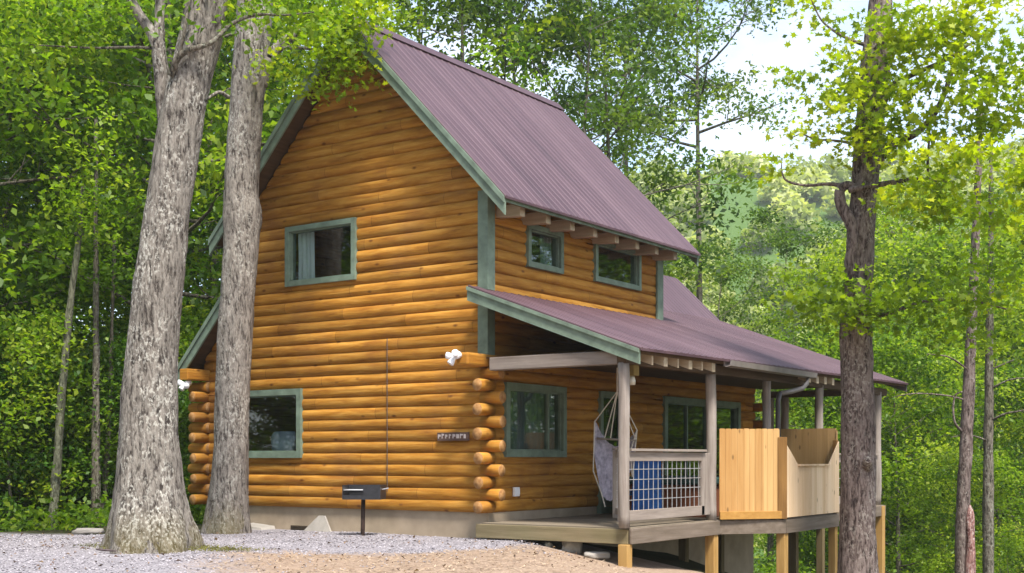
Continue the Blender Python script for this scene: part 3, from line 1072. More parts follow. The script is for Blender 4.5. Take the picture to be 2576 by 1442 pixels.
def porch_post(x, y, z0, z1, r, mat='greywood_z', seed=0):
    rnd = random.Random(seed)
    pts, rad = [], []
    n = 14
    for i in range(n + 1):
        z = z0 + (z1 - z0) * i / n
        pts.append((x + 0.008 * math.sin(i * 0.7 + seed), y + 0.008 * math.cos(i * 0.9 + seed), z))
        rad.append(r * (1 + 0.05 * noise.noise(Vector((seed, z * 1.7, 0.5)))))
    mb = MB()
    mb.tube(pts, rad, 12, jit=0.03)
    return mb.build('porch_post', M[mat], cabin, smooth=True)


porch_post(2.60, -0.27, -0.14, 2.20, 0.082, seed=1)
porch_post(2.60, 2.52, -0.14, 2.20, 0.085, seed=2)
porch_post(2.60, 4.72, -0.14, 2.20, 0.075, seed=3)
porch_post(2.60, 7.18, -0.14, 2.24, 0.080, seed=4)
porch_post(2.60, 10.5, -0.14, 2.26, 0.085, seed=5)
porch_post(0.52, 10.5, -0.14, 2.22, 0.088, seed=6)
porch_post(0.20, 10.5, -0.14, 2.22, 0.060, seed=7)

# deck: boards, rim, bay
mb = MB()
y = -0.22
while y < 10.65:
    x1 = 2.68
    mb.box(0.06, x1, y, min(y + 0.138, 10.66), -0.178 - 0.002 * random.random(), -0.140 + random.uniform(-0.002, 0.002))
    y += 0.143
BAY = [(2.68, 2.62), (3.45, 3.50), (3.40, 6.02), (2.68, 6.98)]
y = 2.66
while y < 6.9:
    yy = y + 0.07
    x1 = 2.68 + 0.77 * (yy - 2.62) / 0.88 if yy < 3.5 else (3.45 - 0.05 * (yy - 3.5) / 2.52 if yy < 6.02 else 3.40 - 0.72 * (yy - 6.02) / 0.96)
    if x1 > 2.72:
        mb.box(2.684, x1 - 0.03, y, y + 0.138, -0.178, -0.141)
    y += 0.143
mb.build('deck_floor', M['deck'], cabin)
mb = MB(); mb.box(-0.02, 2.66, -0.262, -0.224, -0.372, -0.162); mb.box(0.03, 0.06, -0.224, 0.0, -0.372, -0.16); mb.build('deck_rim', M['rim'], cabin, bevel=0.006)
mb = MB(); mb.box(2.684, 2.722, -0.262, 2.60, -0.372, -0.150); mb.build('deck_rim', M['rim_y'], cabin, bevel=0.006); mb = MB(); mb.box(2.684, 2.722, 7.0, 10.70, -0.372, -0.150); mb.build('deck_rim', M['rim_y'], cabin, bevel=0.006)
mb = MB()
for p, q in zip(BAY[:-1], BAY[1:]):
    mb.beam((p[0], p[1], -0.262), (q[0], q[1], -0.262), 0.04, 0.215)
mb.build('deck_rim', M['rim_y'], cabin)
mb = MB()
for y in np.arange(0.4, 10.5, 0.6):
    mb.box(0.06, 2.66, y, y + 0.04, -0.36, -0.185)
mb.build('deck_joists', M['treated_old'], cabin)


def deck_post(x, y, w, mat, zt=-0.15):
    zb = ground_z(x, y) - 0.4
    mb = MB()
    mb.box(x - w / 2, x + w / 2, y - w / 2, y + w / 2, zb, zt)
    mb.build('deck_post', M[mat], cabin, bevel=0.008)


deck_post(2.62, -0.27, 0.15, 'treated', -0.375)
deck_post(2.62, 2.50, 0.16, 'treated', -0.375)
deck_post(3.37, 3.56, 0.15, 'treated', -0.375)
deck_post(3.32, 5.98, 0.13, 'treated', -0.375)
deck_post(2.62, 7.2, 0.13, 'treated_old', -0.375)
deck_post(2.66, 10.5, 0.17, 'treated', -0.16)
deck_post(1.2, 4.3, 0.14, 'treated_old', -0.375)
deck_post(0.9, 6.4, 0.14, 'treated_old', -0.375)
deck_post(0.6, 10.5, 0.14, 'treated_old', -0.375)
deck_post(1.6, 8.4, 0.14, 'treated_old', -0.375)
mb = MB()
mb.beam((0.10, 1.9, -1.05), (0.10, 2.9, -0.45), 0.03, 0.06)
mb.build('deck_brace', M['treated_old'], cabin)

# railing with wire mesh between the first two posts
def railing(name, p, q, zb, zt, parent, cell=0.145):
    """p, q: xy ends; framed panel with welded wire"""
    p, q = Vector((p[0], p[1], 0)), Vector((q[0], q[1], 0))
    rl = empty(name, p + Vector((0, 0, zb)), None, None)
    rl.parent = parent
    ln = (q - p).length
    d = (q - p).normalized()
    mb = MB()
    mb.beam(p + Vector((0, 0, zt - 0.02)), q + Vector((0, 0, zt - 0.02)), 0.14, 0.038)
    mb.build('top_rail', M['greywood_y'], rl, bevel=0.006)
    mb = MB()
    mb.beam(p + Vector((0, 0, zt - 0.115)), q + Vector((0, 0, zt - 0.115)), 0.045, 0.13)
    mb.beam(p + Vector((0, 0, zb + 0.075)), q + Vector((0, 0, zb + 0.075)), 0.05, 0.15)
    mb.build('rail', M['greywood_y'], rl, bevel=0.005)
    mb = MB()
    n = int(ln / cell)
    for i in range(n + 1):
        a = p + d * (0.02 + (ln - 0.04) * i / n)
        mb.tube([a + Vector((0, 0, zb + 0.14)), a + Vector((0, 0, zt - 0.17))], 0.0062, 5)
    h = zt - zb - 0.3
    m_ = max(2, int(h / 0.145))
    for i in range(1, m_):
        z = zb + 0.15 + h * i / m_
        mb.tube([p + Vector((0, 0, z)), q + Vector((0, 0, z))], 0.0062, 5)
    mb.build('wire_mesh', M['wire'], rl)
    return rl


railing('railing', (2.60, -0.16), (2.60, 2.24), -0.05, 0.985, cabin)
mb = MB(); mb.box(2.575, 2.625, 2.14, 2.44, -0.05, 0.93); mb.build('railing_stile', M['greywood_z'], cabin, bevel=0.006)
railing('railing', (2.60, 7.3), (2.60, 10.4), -0.05, 0.95, cabin)
# gate of the porch entry standing open inwards
gt = empty('porch_gate', (2.50, -0.20, -0.05), None, None); gt.parent = cabin
ga, gb = Vector((2.48, -0.12, 0)), Vector((1.86, 0.80, 0))
mb = MB()
for z0, z1 in ((0.86, 0.97), (0.0, 0.10)):
    mb.beam(ga + Vector((0, 0, (z0 + z1) / 2)), gb + Vector((0, 0, (z0 + z1) / 2)), 0.04, z1 - z0)
for p in (ga, gb):
    mb.beam(p + Vector((0, 0, -0.06)), p + Vector((0, 0, 0.96)), 0.10, 0.085, up=Vector((1, 0, 0)))
mb.beam(ga + Vector((0, 0, 0.985)), gb + Vector((0, 0, 0.985)), 0.13, 0.035)
mb.build('gate_frame', M['greywood_z'], gt)
mb = MB()
for i in range(1, 8):
    p = ga.lerp(gb, i / 8)
    mb.tube([p + Vector((0, 0, 0.1)), p + Vector((0, 0, 0.87))], 0.005, 5)
for i in range(1, 6):
    mb.tube([ga + Vector((0, 0, 0.1 + 0.13 * i)), gb + Vector((0, 0, 0.1 + 0.13 * i))], 0.005, 5)
mb.build('wire_mesh', M['wire'], gt)

# small fittings that belong to the cabin
mb = MB()
mb.tube([(-1.974, -0.066, 0.3), (-1.972, -0.068, 1.2), (-1.976, -0.066, 2.1), (-1.974, -0.068, 2.82)], 0.0065, 6)
mb.build('cable', M['pipe'], cabin)
mb = MB(); mb.box(0.055, 0.10, 0.62, 0.76, 0.24, 0.385); mb.box(0.10, 0.115, 0.635, 0.685, 0.27, 0.355); mb.box(0.10, 0.115, 0.695, 0.745, 0.27, 0.355)
mb.build('outlet_box', M['white'], cabin, bevel=0.006)

# ------------------------------------------------------------------ privacy fence round the deck bay
fz = -0.135
fence = empty('privacy_fence', (3.0, 4.6, fz), 'new unpainted pine privacy fence round the deck bay with a notched front panel', 'fence')


def pickets(p, q, zb, ztop, mat, w=0.104, dog=0.018, off=0.0, thick=0.018):
    """vertical boards from p to q (xy); ztop: function of fraction or a number"""
    p, q = Vector((p[0], p[1], 0)), Vector((q[0], q[1], 0))
    ln = (q - p).length
    d = (q - p).normalized()
    nrm = Vector((d.y, -d.x, 0))
    n = max(1, round(ln / w))
    bw = ln / n
    mb = MB()
    for i in range(n):
        a = p + d * (i * bw + 0.0012) + nrm * (off + random.uniform(-0.002, 0.002))
        b = p + d * ((i + 1) * bw - 0.0012) + nrm * off
        t0 = ztop(i / n) if callable(ztop) else ztop + random.uniform(-0.006, 0.006)
        t1 = ztop((i + 1) / n) if callable(ztop) else t0
        k = nrm * thick
        if dog > 0:
            c = 0.016
            poly = [(0, zb), (bw - 0.0024, zb), (bw - 0.0024, t1 - c), (bw - 0.0024 - c, t1), (c, t0), (0, t0 - c)]
        else:
            poly = [(0, zb), (bw - 0.0024, zb), (bw - 0.0024, t1), (0, t0)]
        m_ = len(poly)
        vs = [a + d * x + Vector((0, 0, z)) for x, z in poly] + [a + d * x + Vector((0, 0, z)) + k for x, z in poly]
        mb.add(vs, [tuple(range(m_))[::-1], tuple(range(m_, 2 * m_))] + [(j, (j + 1) % m_, m_ + (j + 1) % m_, m_ + j) for j in range(m_)])
    return mb


A, B_, C_, D_ = (2.70, 2.60), (3.42, 3.47), (3.38, 6.0), (2.72, 6.95)
pickets(A, (B_[0] - 0.045, B_[1] - 0.055), fz + 0.12, 1.325, 'cedar_a').build('board_panel', M['cedar_a'], fence)
mb = MB(); mb.beam((A[0] + 0.02, A[1] - 0.02, fz + 0.065), (B_[0] + 0.02, B_[1] - 0.02, fz + 0.065), 0.05, 0.125); mb.build('bottom_rail', M['cedar_rail'], fence, bevel=0.005)
mb = MB()
mb.beam((A[0] - 0.02, A[1] + 0.04, 1.1), (B_[0] - 0.04, B_[1] - 0.03, 1.1), 0.04, 0.09)
mb.build('cross_rail', M['cedar_rail'], fence)
mb = MB()
mb.beam((C_[0] - 0.05, C_[1] + 0.0, 0.86), (D_[0] - 0.03, D_[1] - 0.04, 0.86), 0.04, 0.11)
mb.build('cross_rail', M['cedar_rail'], fence)
mb = MB(); mb.beam((B_[0] + 0.0, B_[1] - 0.035, fz), (B_[0] + 0.0, B_[1] - 0.035, 1.19), 0.15, 0.07, up=FWD); mb.build('fence_post', M['cedar_post'], fence, bevel=0.006)
mb = MB(); mb.box(C_[0] - 0.05, C_[0] + 0.03, C_[1] - 0.07, C_[1] + 0.02, fz, 1.17); mb.build('fence_post', M['cedar_post'], fence, bevel=0.006)


def notch(f):
    # side wings slope down to a flat sill
    lw, rw = 0.20, 0.80
    if f <= lw: return 1.08 - (1.08 - 0.745) * f / lw
    if f >= rw: return 0.745 + (1.15 - 0.745) * (f - rw) / (1 - rw)
    return 0.745
pb0, pb1 = (B_[0] + 0.032, B_[1] + 0.03), (C_[0] + 0.035, C_[1] - 0.02)
pickets(pb0, pb1, fz + 0.02, notch, 'cedar_b', w=0.127, dog=0).build('notched_panel', M['cedar_b'], fence)
mb = MB()
mb.beam((pb0[0] + 0.025, pb0[1] + 0.50, 0.735), (pb1[0] + 0.025, pb1[1] - 0.50, 0.735), 0.06, 0.03)
mb.build('sill_board', M['cedar_b'], fence)
pickets(C_, D_, fz + 0.02, 1.345, 'cedar_c', dog=0.0).build('board_panel', M['cedar_c'], fence)
pickets((3.36, 6.02), (2.2, 6.06), fz + 0.02, 1.385, 'cedar_c', dog=0.0).build('board_panel', M['cedar_c'], fence)

# ------------------------------------------------------------------ hot tub, blue chair, hammock chair
tub = empty('hot_tub', (1.35, 4.05, -0.14), 'reddish brown boarded hot tub with a dark green cover behind the mesh railing', 'hot tub')
mb = MB(); mb.box(0.45, 2.25, 3.15, 4.95, -0.138, 0.40)
mb.build('cabinet', M['tub'], tub, bevel=0.02)
mb = MB(); mb.box(0.40, 2.30, 3.10, 5.00, 0.405, 0.53)
mb.build('cover', M['tubcover'], tub, bevel=0.03)

ch = empty('lounge_chair', (1.55, 2.2, -0.14), 'tall blue cloth-backed chair standing on the porch behind the mesh railing', 'chair')
def chair_quad(mb, pts, th):
    n = (pts[1] - pts[0]).cross(pts[3] - pts[0]).normalized() * th
    mb.hexa(pts, [p + n for p in pts])
o_ = Vector((1.52, 2.25, -0.14))
rd = RGT; fd_ = FWD
mb = MB()
chair_quad(mb, [o_ + rd * a + fd_ * b + Vector((0, 0, c)) for a, b, c in ((-0.20, 0.0, 0.10), (0.30, 0.0, 0.10), (0.27, -0.12, 1.02), (-0.17, -0.12, 1.02))], 0.03)
mb.build('backrest', M['blue'], ch, bevel=0.01)
mb = MB()
chair_quad(mb, [o_ + rd * a + fd_ * b + Vector((0, 0, c)) for a, b, c in ((-0.26, 0.06, 0.38), (0.26, 0.06, 0.38), (0.26, 0.52, 0.42), (-0.26, 0.52, 0.42))], 0.03)
mb.build('seat', M['blue'], ch)
for a, b, a2, b2 in ((-0.24, -0.05, -0.24, 0.42), (0.27, -0.05, 0.27, 0.42), (-0.24, 0.5, -0.24, 0.0), (0.27, 0.5, 0.27, 0.0)):
    mb = MB()
    mb.tube([o_ + rd * a + fd_ * b, o_ + rd * a2 + fd_ * b2 + Vector((0, 0, 0.60))], 0.016, 8)
    mb.build('leg', M['pipe'], ch, smooth=True)

hx = at(1549, 1000, 19.8)
hm = empty('hammock_chair', (hx.x, hx.y, 0.3), 'lilac grey cotton hammock chair hanging by ropes under the porch roof', 'hammock chair')
H = lambda px, py, dd=0.0: at(px, py, 19.8 + dd)
mb = MB()
# sling: sheet hanging in a curve between the bar ends
nu, nv = 16, 12
grid = []
for i in range(nu + 1):
    u = i / nu
    for j in range(nv + 1):
        v = j / nv
        pl = H(1495, 1055).lerp(H(1494, 1180), v) if v < 0.75 else H(1495, 1149).lerp(H(1510, 1238), (v - 0.75) / 0.25)
        pr = H(1602, 1080).lerp(H(1590, 1200), v) if v < 0.75 else H(1593, 1170).lerp(H(1560, 1240), (v - 0.75) / 0.25)
        p = pl.lerp(pr, u)
        sag = math.sin(math.pi * u)
        p += FWD * (0.30 * sag * (1 - 0.5 * v)) + Vector((0, 0, -0.34 * sag * (1 - 0.6 * v)))
        p += FWD * 0.02 * math.sin(u * 40) + Vector((0, 0, 0.01 * math.sin(u * 33 + v * 6)))
        grid.append(p)
mb.v = [tuple(p) for p in grid]
for i in range(nu):
    for j in range(nv):
        a = i * (nv + 1) + j
        mb.f.append((a, a + 1, a + nv + 2, a + nv + 1)); mb.mi.append(0)
so_ = mb.build('sling', M['sling'], hm, smooth=True, fix=False)
mb = MB(); mb.tube([H(1500, 1103), H(1600, 1108)], 0.017, 8)
mb.build('spreader_bar', M['greywood_x'], hm, smooth=True)
mb = MB()
top = H(1552, 985)
for a in ((1496, 1060), (1520, 1103), (1535, 1104), (1580, 1106), (1602, 1082), (1600, 1110)):
    mb.tube([top, H(*a)], 0.009, 6)
mb.tube([top, H(1552, 925)], 0.012, 6)
mb.tube([H(1602, 1082), H(1585, 1135), H(1590, 1200)], 0.010, 6)
mb.tube([H(1602, 1082), H(1597, 1130), H(1592, 1190)], 0.010, 6)
mb.tube([H(1495, 1060), H(1492, 1185), H(1512, 1240), H(1522, 1275)], 0.010, 6)
mb.build('rope', M['rope'], hm)
for k in range(7):
    pass

# ------------------------------------------------------------------ lamps, sign, grill, stones
def floodlight(p, heads, label):
    e = empty('floodlight', p, label, 'outdoor lamp', 'white floodlights on the corner logs')
    p = Vector(p)
    mb = MB()
    mb.tube([p + Vector((0, 0.09, 0.03)), p + Vector((0, 0.0, 0.0))], [0.055, 0.05], 14)
    mb.build('mount', M['white'], e, smooth=True)
    for d in heads:
        d = Vector(d)
        mb = MB()
        d.normalize()
        a = p + d * 0.02
        mb.tube([a, a + d * 0.035, a + d * 0.08, a + d * 0.115, a + d * 0.125], [0.02, 0.034, 0.050, 0.056, 0.05], 14)
        mb.build('lamp_head', M['white'], e, smooth=True)
    return e


floodlight((-0.06, -0.72, 2.385), ((-0.95, -0.25, 0.1), (0.55, -0.75, 0.30), (-0.35, -0.45, -0.8)), 'white three-headed floodlight on the plate log above the house sign')
floodlight((-6.40, -0.50, 2.20), ((-0.75, -0.5, 0.15), (0.75, -0.55, -0.35), (-0.2, -0.6, -0.7)), 'white floodlight under the plate log beside the big trunk')

sg = empty('house_sign', (-0.60, -0.06, 1.19), 'narrow dark wooden sign with pale worn lettering beside the corner logs', 'sign')
mb = MB(); mb.box(-0.91, -0.29, -0.088, -0.062, 1.125, 1.255); mb.build('board', M['signwood'], sg)
mb = MB()
rnd = random.Random(3)
for i in range(8):
    x = -0.892 + i * 0.073
    h = rnd.uniform(0.062, 0.078)
    mb.box(x, x + 0.017, -0.094, -0.0885, 1.160, 1.160 + h)
    mb.box(x + 0.017, x + rnd.uniform(0.040, 0.056), -0.094, -0.0885, rnd.choice((1.160, 1.188, 1.205)), 1.160 + h - 0.004)
mb.build('lettering', M['letter'], sg)

pl = empty('porch_lamp', (2.56, 0.02, 2.18), 'small porch lamp with frosted glass under the beam beside the corner post', 'lamp')
mb = MB(); mb.box(2.48, 2.64, -0.05, 0.11, 2.03, 2.185); mb.build('bracket', M['lampwood'], pl, bevel=0.01)
mb = MB(); mb.tube([(2.56, 0.03, 2.03), (2.56, 0.03, 1.96), (2.56, 0.03, 1.90)], [0.035, 0.055, 0.05], 12); mb.build('lamp_shade', M['lampglass'], pl, smooth=True)

gx, gy = -2.0, -0.62
gz_ = ground_z(gx, gy)
gr = empty('park_grill', (gx, gy, gz_), 'black steel park grill on a thin post in front of the log wall', 'grill')
mb = MB(); mb.tube([(gx - 0.02, gy, gz_ - 0.25), (gx, gy, 0.19)], 0.034, 12); mb.build('post', M['rust'], gr, smooth=True)
bx0, bx1 = gx - 0.345, gx + 0.36
rot = Matrix.Rotation(R(28), 3, 'Z')
mb = MB()
zb, zt = 0.19, 0.42
hw, hd, th = 0.31, 0.20, 0.012
ctr = Vector((gx + 0.02, gy, 0))
def GB(x0, x1, y0, y1, z0, z1):
    pts = [(x0, y0), (x1, y0), (x1, y1), (x0, y1)]
    w_ = [ctr + rot @ Vector((a, b, 0)) for a, b in pts]
    mb.hexa([p + Vector((0, 0, z0)) for p in w_], [p + Vector((0, 0, z1)) for p in w_])
GB(-hw, hw, -hd, hd, zb, zb + th)
GB(-hw, hw, hd - th, hd, zb + th, zt)
GB(-hw, -hw + th, -hd, hd - th, zb + th, zt)
GB(hw - th, hw, -hd, hd - th, zb + th, zt)
GB(-hw + 0.34, hw - th, -hd, -hd + th, zb + th, zt - 0.005)
GB(-hw + th, -hw + 0.34, -hd, -hd + th, zb + th, zb + 0.07)
mb.build('firebox', M['black'], gr)
mb = MB()
for i in range(11):
    y = -hd + 0.03 + i * 0.034
    a, b = ctr + rot @ Vector((-hw + 0.015, y, zt - 0.08)), ctr + rot @ Vector((hw - 0.015, y, zt - 0.08))
    mb.tube([a, b], 0.006, 5)
a, b = ctr + rot @ Vector((hw, -0.05, zt - 0.07)), ctr + rot @ Vector((hw + 0.10, -0.05, zt - 0.05))
mb.tube([a, b], 0.010, 6)
mb.build('grate', M['wire'], gr)


def rock(name, c, sx, sy, sz, label, cat, seed, mat='stone', group=None, rotz=0.0):
    import bmesh
    bm = bmesh.new()
    bmesh.ops.create_icosphere(bm, subdivisions=3, radius=1)
    for v in bm.verts:
        n = noise.noise(v.co * 1.3 + Vector((seed, 0, 0))) * 0.35 + noise.noise(v.co * 3.1 + Vector((0, seed, 0))) * 0.10
        q = v.co * (1 + n)
        q = Vector((max(-0.85, min(0.85, q.x)) * sx, max(-0.85, min(0.85, q.y)) * sy, max(-0.7, min(0.75, q.z)) * sz))
        v.co = Matrix.Rotation(rotz, 3, 'Z') @ q
    me = bpy.data.meshes.new(name)
    bm.to_mesh(me); bm.free()
    me.materials.append(M[mat])
    me.polygons.foreach_set('use_smooth', [True] * len(me.polygons))
    o = bpy.data.objects.new(name, me)
    o.location = c
    COL.objects.link(o)
    return tag(o, label, cat, group)


rock('stone', (1.56, 0.0, ground_z(1.56, 0.0) + 0.08), 0.17, 0.16, 0.17, 'squarish pale stone under the front edge of the deck', 'stone', 1, rotz=0.4)
rock('stone', (2.05, -0.10, ground_z(2.05, -0.1) + 0.045), 0.22, 0.13, 0.07, 'low white stone on the ground beside the yellow deck post', 'stone', 4, 'slab', rotz=0.7)
rock('stone', (1.22, -0.1, ground_z(1.22, -0.1) + 0.02), 0.06, 0.06, 0.06, 'small round stone below the mossy part of the deck rim', 'stone', 6)
s0 = at(222, 1337, 20.6)
rock('stone_slab', (s0.x, s0.y, ground_z(s0.x, s0.y) + 0.045), 0.30, 0.12, 0.06, 'flat grey stone slab at the gravel edge left of the big trunk', 'stone slab', 9, 'slab', rotz=TH)
# triangular slab leaning on the foundation and a flat one beside the second trunk
mb = MB()
mb.hexa([(-3.83, -0.14, -0.42), (-3.16, -0.14, -0.41), (-3.16, -0.11, -0.41), (-3.83, -0.11, -0.42)],
        [(-3.56, -0.02, -0.135), (-3.42, -0.02, -0.135), (-3.42, 0.01, -0.135), (-3.56, 0.01, -0.135)])
tag(mb.build('stone_slab', M['slab'], loc=(-3.5, -0.12, -0.42)), 'pale triangular slab leaning on the foundation beside the vent', 'stone slab')
mb = MB()
mb.hexa([(-5.2, -0.32, -0.42), (-4.66, -0.30, -0.42), (-4.62, 0.0, -0.40), (-5.2, 0.0, -0.40)],
        [(-5.2, -0.30, -0.335), (-4.70, -0.27, -0.375), (-4.66, 0.01, -0.345), (-5.2, 0.01, -0.305)])
tag(mb.build('stone_slab', M['slab'], loc=(-4.9, -0.15, -0.42)), 'low pale slab along the foundation right of the second trunk', 'stone slab')
mb = MB()
sp = [at(243, 1384, 16.6), at(255, 1388, 16.5), at(272, 1391, 16.4), at(292, 1398, 16.3)]
for p in sp:
    p.z = ground_z(p.x, p.y) + 0.03
mb.tube(sp, [0.012, 0.015, 0.016, 0.009], 7)
tag(mb.build('stick', M['stick'], loc=tuple(sp[1])), 'dark dead stick lying on the gravel in front of the big trunk', 'stick')
# cushion seen through the lower window
cu = rock('cushion', (-4.72, 0.30, 1.12), 0.36, 0.10, 0.28, 'blue grey cushion standing behind the glass of the lower gable window', 'cushion', 12, 'cushion')
# ------------------------------------------------------------------ vegetation
RNG = np.random.default_rng(11)


KITE = [(-0.5, 0.0), (0.05, 0.5), (0.5, 0.0), (0.05, -0.5)]
MAPLE = [(-0.5, 0.0), (-0.22, 0.22), (-0.18, 0.52), (0.02, 0.22), (0.30, 0.40), (0.22, 0.14), (0.5, 0.0), (0.22, -0.14), (0.30, -0.40), (0.02, -0.22), (-0.18, -0.52), (-0.22, -0.22)]


def leaf_mesh(name, centers, sizes, tones, mat, up=0.85, aspect=0.55, rng=None, curl=0.18, shape=KITE):
    """one mesh of leaf-shaped faces"""
    rng = rng or RNG
    n = len(centers)
    nrm = rng.normal(size=(n, 3)) * 0.75
    nrm[:, 2] += up
    nrm /= np.linalg.norm(nrm, axis=1)[:, None] + 1e-9
    a = rng.normal(size=(n, 3))
    a[:, 2] -= 0.35
    a -= (a * nrm).sum(1)[:, None] * nrm
    a /= np.linalg.norm(a, axis=1)[:, None] + 1e-9
    b = np.cross(nrm, a)
    s = sizes[:, None]
    w = s * aspect * rng.uniform(0.75, 1.25, (n, 1))
    k = len(shape)
    v = np.empty((n, k, 3))
    for i, (u_, t_) in enumerate(shape):
        v[:, i] = centers + a * s * u_ + b * w * t_ + nrm * s * curl * abs(t_) * 2
    me = bpy.data.meshes.new(name)
    me.vertices.add(k * n)
    me.vertices.foreach_set('co', v.reshape(-1).astype(np.float32))
    me.loops.add(k * n)
    me.loops.foreach_set('vertex_index', np.arange(k * n, dtype=np.int32))
    me.polygons.add(n)
    me.polygons.foreach_set('loop_start', np.arange(0, k * n, k, dtype=np.int32))
    me.polygons.foreach_set('loop_total', np.full(n, k, dtype=np.int32))
    at_ = me.attributes.new('tone', 'FLOAT', 'FACE')
    at_.data.foreach_set('value', tones.astype(np.float32))
    me.materials.append(mat)
    me.update(calc_edges=True)
    return me


def cluster_leaves(cl, rng, n_per, spread, leaf, flat=0.6, tone_mu=0.45, tone_sd=0.16, leaf_sd=0.07):
    """cl: (n, 4) centres and relative radius -> centres, sizes, tones"""
    C, S, T = [], [], []
    for x, y, z, r in cl:
        n = max(4, int(n_per * r * r))
        p = rng.normal(size=(n, 3)) * spread * r * 0.55
        p[:, 2] *= flat
        C.append(p + np.array([x, y, z]))
        S.append(leaf * rng.uniform(0.65, 1.3, n))
        T.append(np.clip(rng.normal(tone_mu, tone_sd) + rng.normal(0, leaf_sd, n), 0, 1))
    return np.concatenate(C), np.concatenate(S), np.concatenate(T)


def limb_pts(p0, d, length, rnd, up=0.25, n=6, wig=0.10):
    pts = [Vector(p0)]
    d = Vector(d).normalized()
    for i in range(n):
        d = (d + Vector((rnd.uniform(-1, 1) * wig * 2, rnd.uniform(-1, 1) * wig * 2, up * 0.25 + rnd.uniform(-1, 1) * wig))).normalized()
        pts.append(pts[-1] + d * (length / n))
    return pts


def grow_tree(seed, h, r0, lo, rad, n_limb, n_sub, lean=0.05, top_taper=0.2, shape=0.9, twig_up=0.2, sub_len=0.4):
    """returns trunk MB (trunk, limbs, twigs) and cluster centres (local, base at the origin)"""
    rnd = random.Random(seed)
    mb = MB()
    pts, rads = [], []
    lx, ly = rnd.uniform(-lean, lean), rnd.uniform(-lean, lean)
    k = 12
    for i in range(k + 1):
        t = i / k
        z = h * t * 0.96
        pts.append(Vector((lx * z + 0.10 * math.sin(t * 5 + seed), ly * z + 0.10 * math.cos(t * 4 + seed) - 0.1, z)))
        rads.append(r0 * ((1 - t) * (1 - top_taper * .2) + 0.06) * (1 + 0.55 * math.exp(-z / 0.35)))
    pts[0].z = -0.5
    mb.tube(pts, rads, 9)
    cl = []
    for i in range(n_limb):
        t = (i + 0.5) / n_limb
        z = lo + (h * 0.97 - lo) * (t ** 0.92)
        f = z / (h * 0.96) * k
        j = min(k - 1, int(f))
        p0 = pts[j].lerp(pts[j + 1], f - j)
        az = i * 2.39996 + rnd.uniform(-0.5, 0.5)
        prof = math.sin(math.pi * (0.12 + 0.86 * t)) ** shape
        ln = rad * (0.35 + 0.75 * prof) * rnd.uniform(0.75, 1.15)
        el = 0.05 + 0.55 * t + rnd.uniform(-0.12, 0.12)
        d = Vector((math.cos(az), math.sin(az), el))
        lp = limb_pts(p0, d, ln, rnd, twig_up)
        r1 = max(0.014, r0 * 0.34 * (1 - t * 0.75))
        mb.tube(lp, [r1 * (1 - 0.8 * q / 6) for q in range(7)], 5, cap=False)
        cl.append((*lp[-1], rnd.uniform(0.8, 1.2)))
        for s in range(n_sub):
            q = rnd.uniform(0.25, 0.95) * 6
            jj = min(5, int(q))
            sp = lp[jj].lerp(lp[jj + 1], q - jj)
            sd_ = Vector((math.cos(az), math.sin(az), 0)) * 0.5 + Vector((rnd.uniform(-1, 1), rnd.uniform(-1, 1), rnd.uniform(-0.15, 0.6)))
            sl_ = ln * sub_len * rnd.uniform(0.5, 1.1)
            tp = limb_pts(sp, sd_, sl_, rnd, twig_up, 3)
            mb.tube(tp, [r1 * 0.4, r1 * 0.3, r1 * 0.22, r1 * 0.12], 4, cap=False)
            cl.append((*tp[-1], rnd.uniform(0.7, 1.25)))
            if rnd.random() < 0.6:
                cl.append((*tp[1].lerp(tp[2], 0.5), rnd.uniform(0.5, 0.95)))
    return mb, cl


class Proto:
    pass


def make_proto(seed, h, r0, lo, rad, n_limb, n_sub, n_per, spread, leaf, bark='bark', tone=0.45, tone_sd=0.16, **kw):
    p = Proto()
    mb, cl = grow_tree(seed, h, r0, lo, rad, n_limb, n_sub, **kw)
    rng = np.random.default_rng(seed)
    C, S, T = cluster_leaves(cl, rng, n_per, spread, leaf, tone_mu=tone, tone_sd=tone_sd)
    p.trunk = mb
    p.bark = M[bark]
    p.cst = (C, S, T)
    p.seed = seed
    p.meshes = {}
    p.tmesh = None
    p.h = h
    return p


def tree_from(p, name, loc, mat, label, cat='tree', group=None, scale=1.0, rz=0.0, bark=None):
    e = empty(name, loc, label, cat, group)
    e.rotation_euler.z = rz
    e.scale = (scale, scale, scale)
    if p.tmesh is None:
        o = p.trunk.build('trunk', p.bark, None, smooth=True, fix=False)
        p.tmesh = o.data
    else:
        o = bpy.data.objects.new('trunk', p.tmesh)
        COL.objects.link(o)
    o.parent = e
    if bark is not None:
        o.material_slots[0].link = 'OBJECT'
        o.material_slots[0].material = M[bark]
    if mat not in p.meshes:
        C, S, T = p.cst
        p.meshes[mat] = leaf_mesh('crown', C, S, T, M[mat], rng=np.random.default_rng(p.seed))
    c = bpy.data.objects.new('crown', p.meshes[mat])
    COL.objects.link(c)
    c.parent = e
    return e


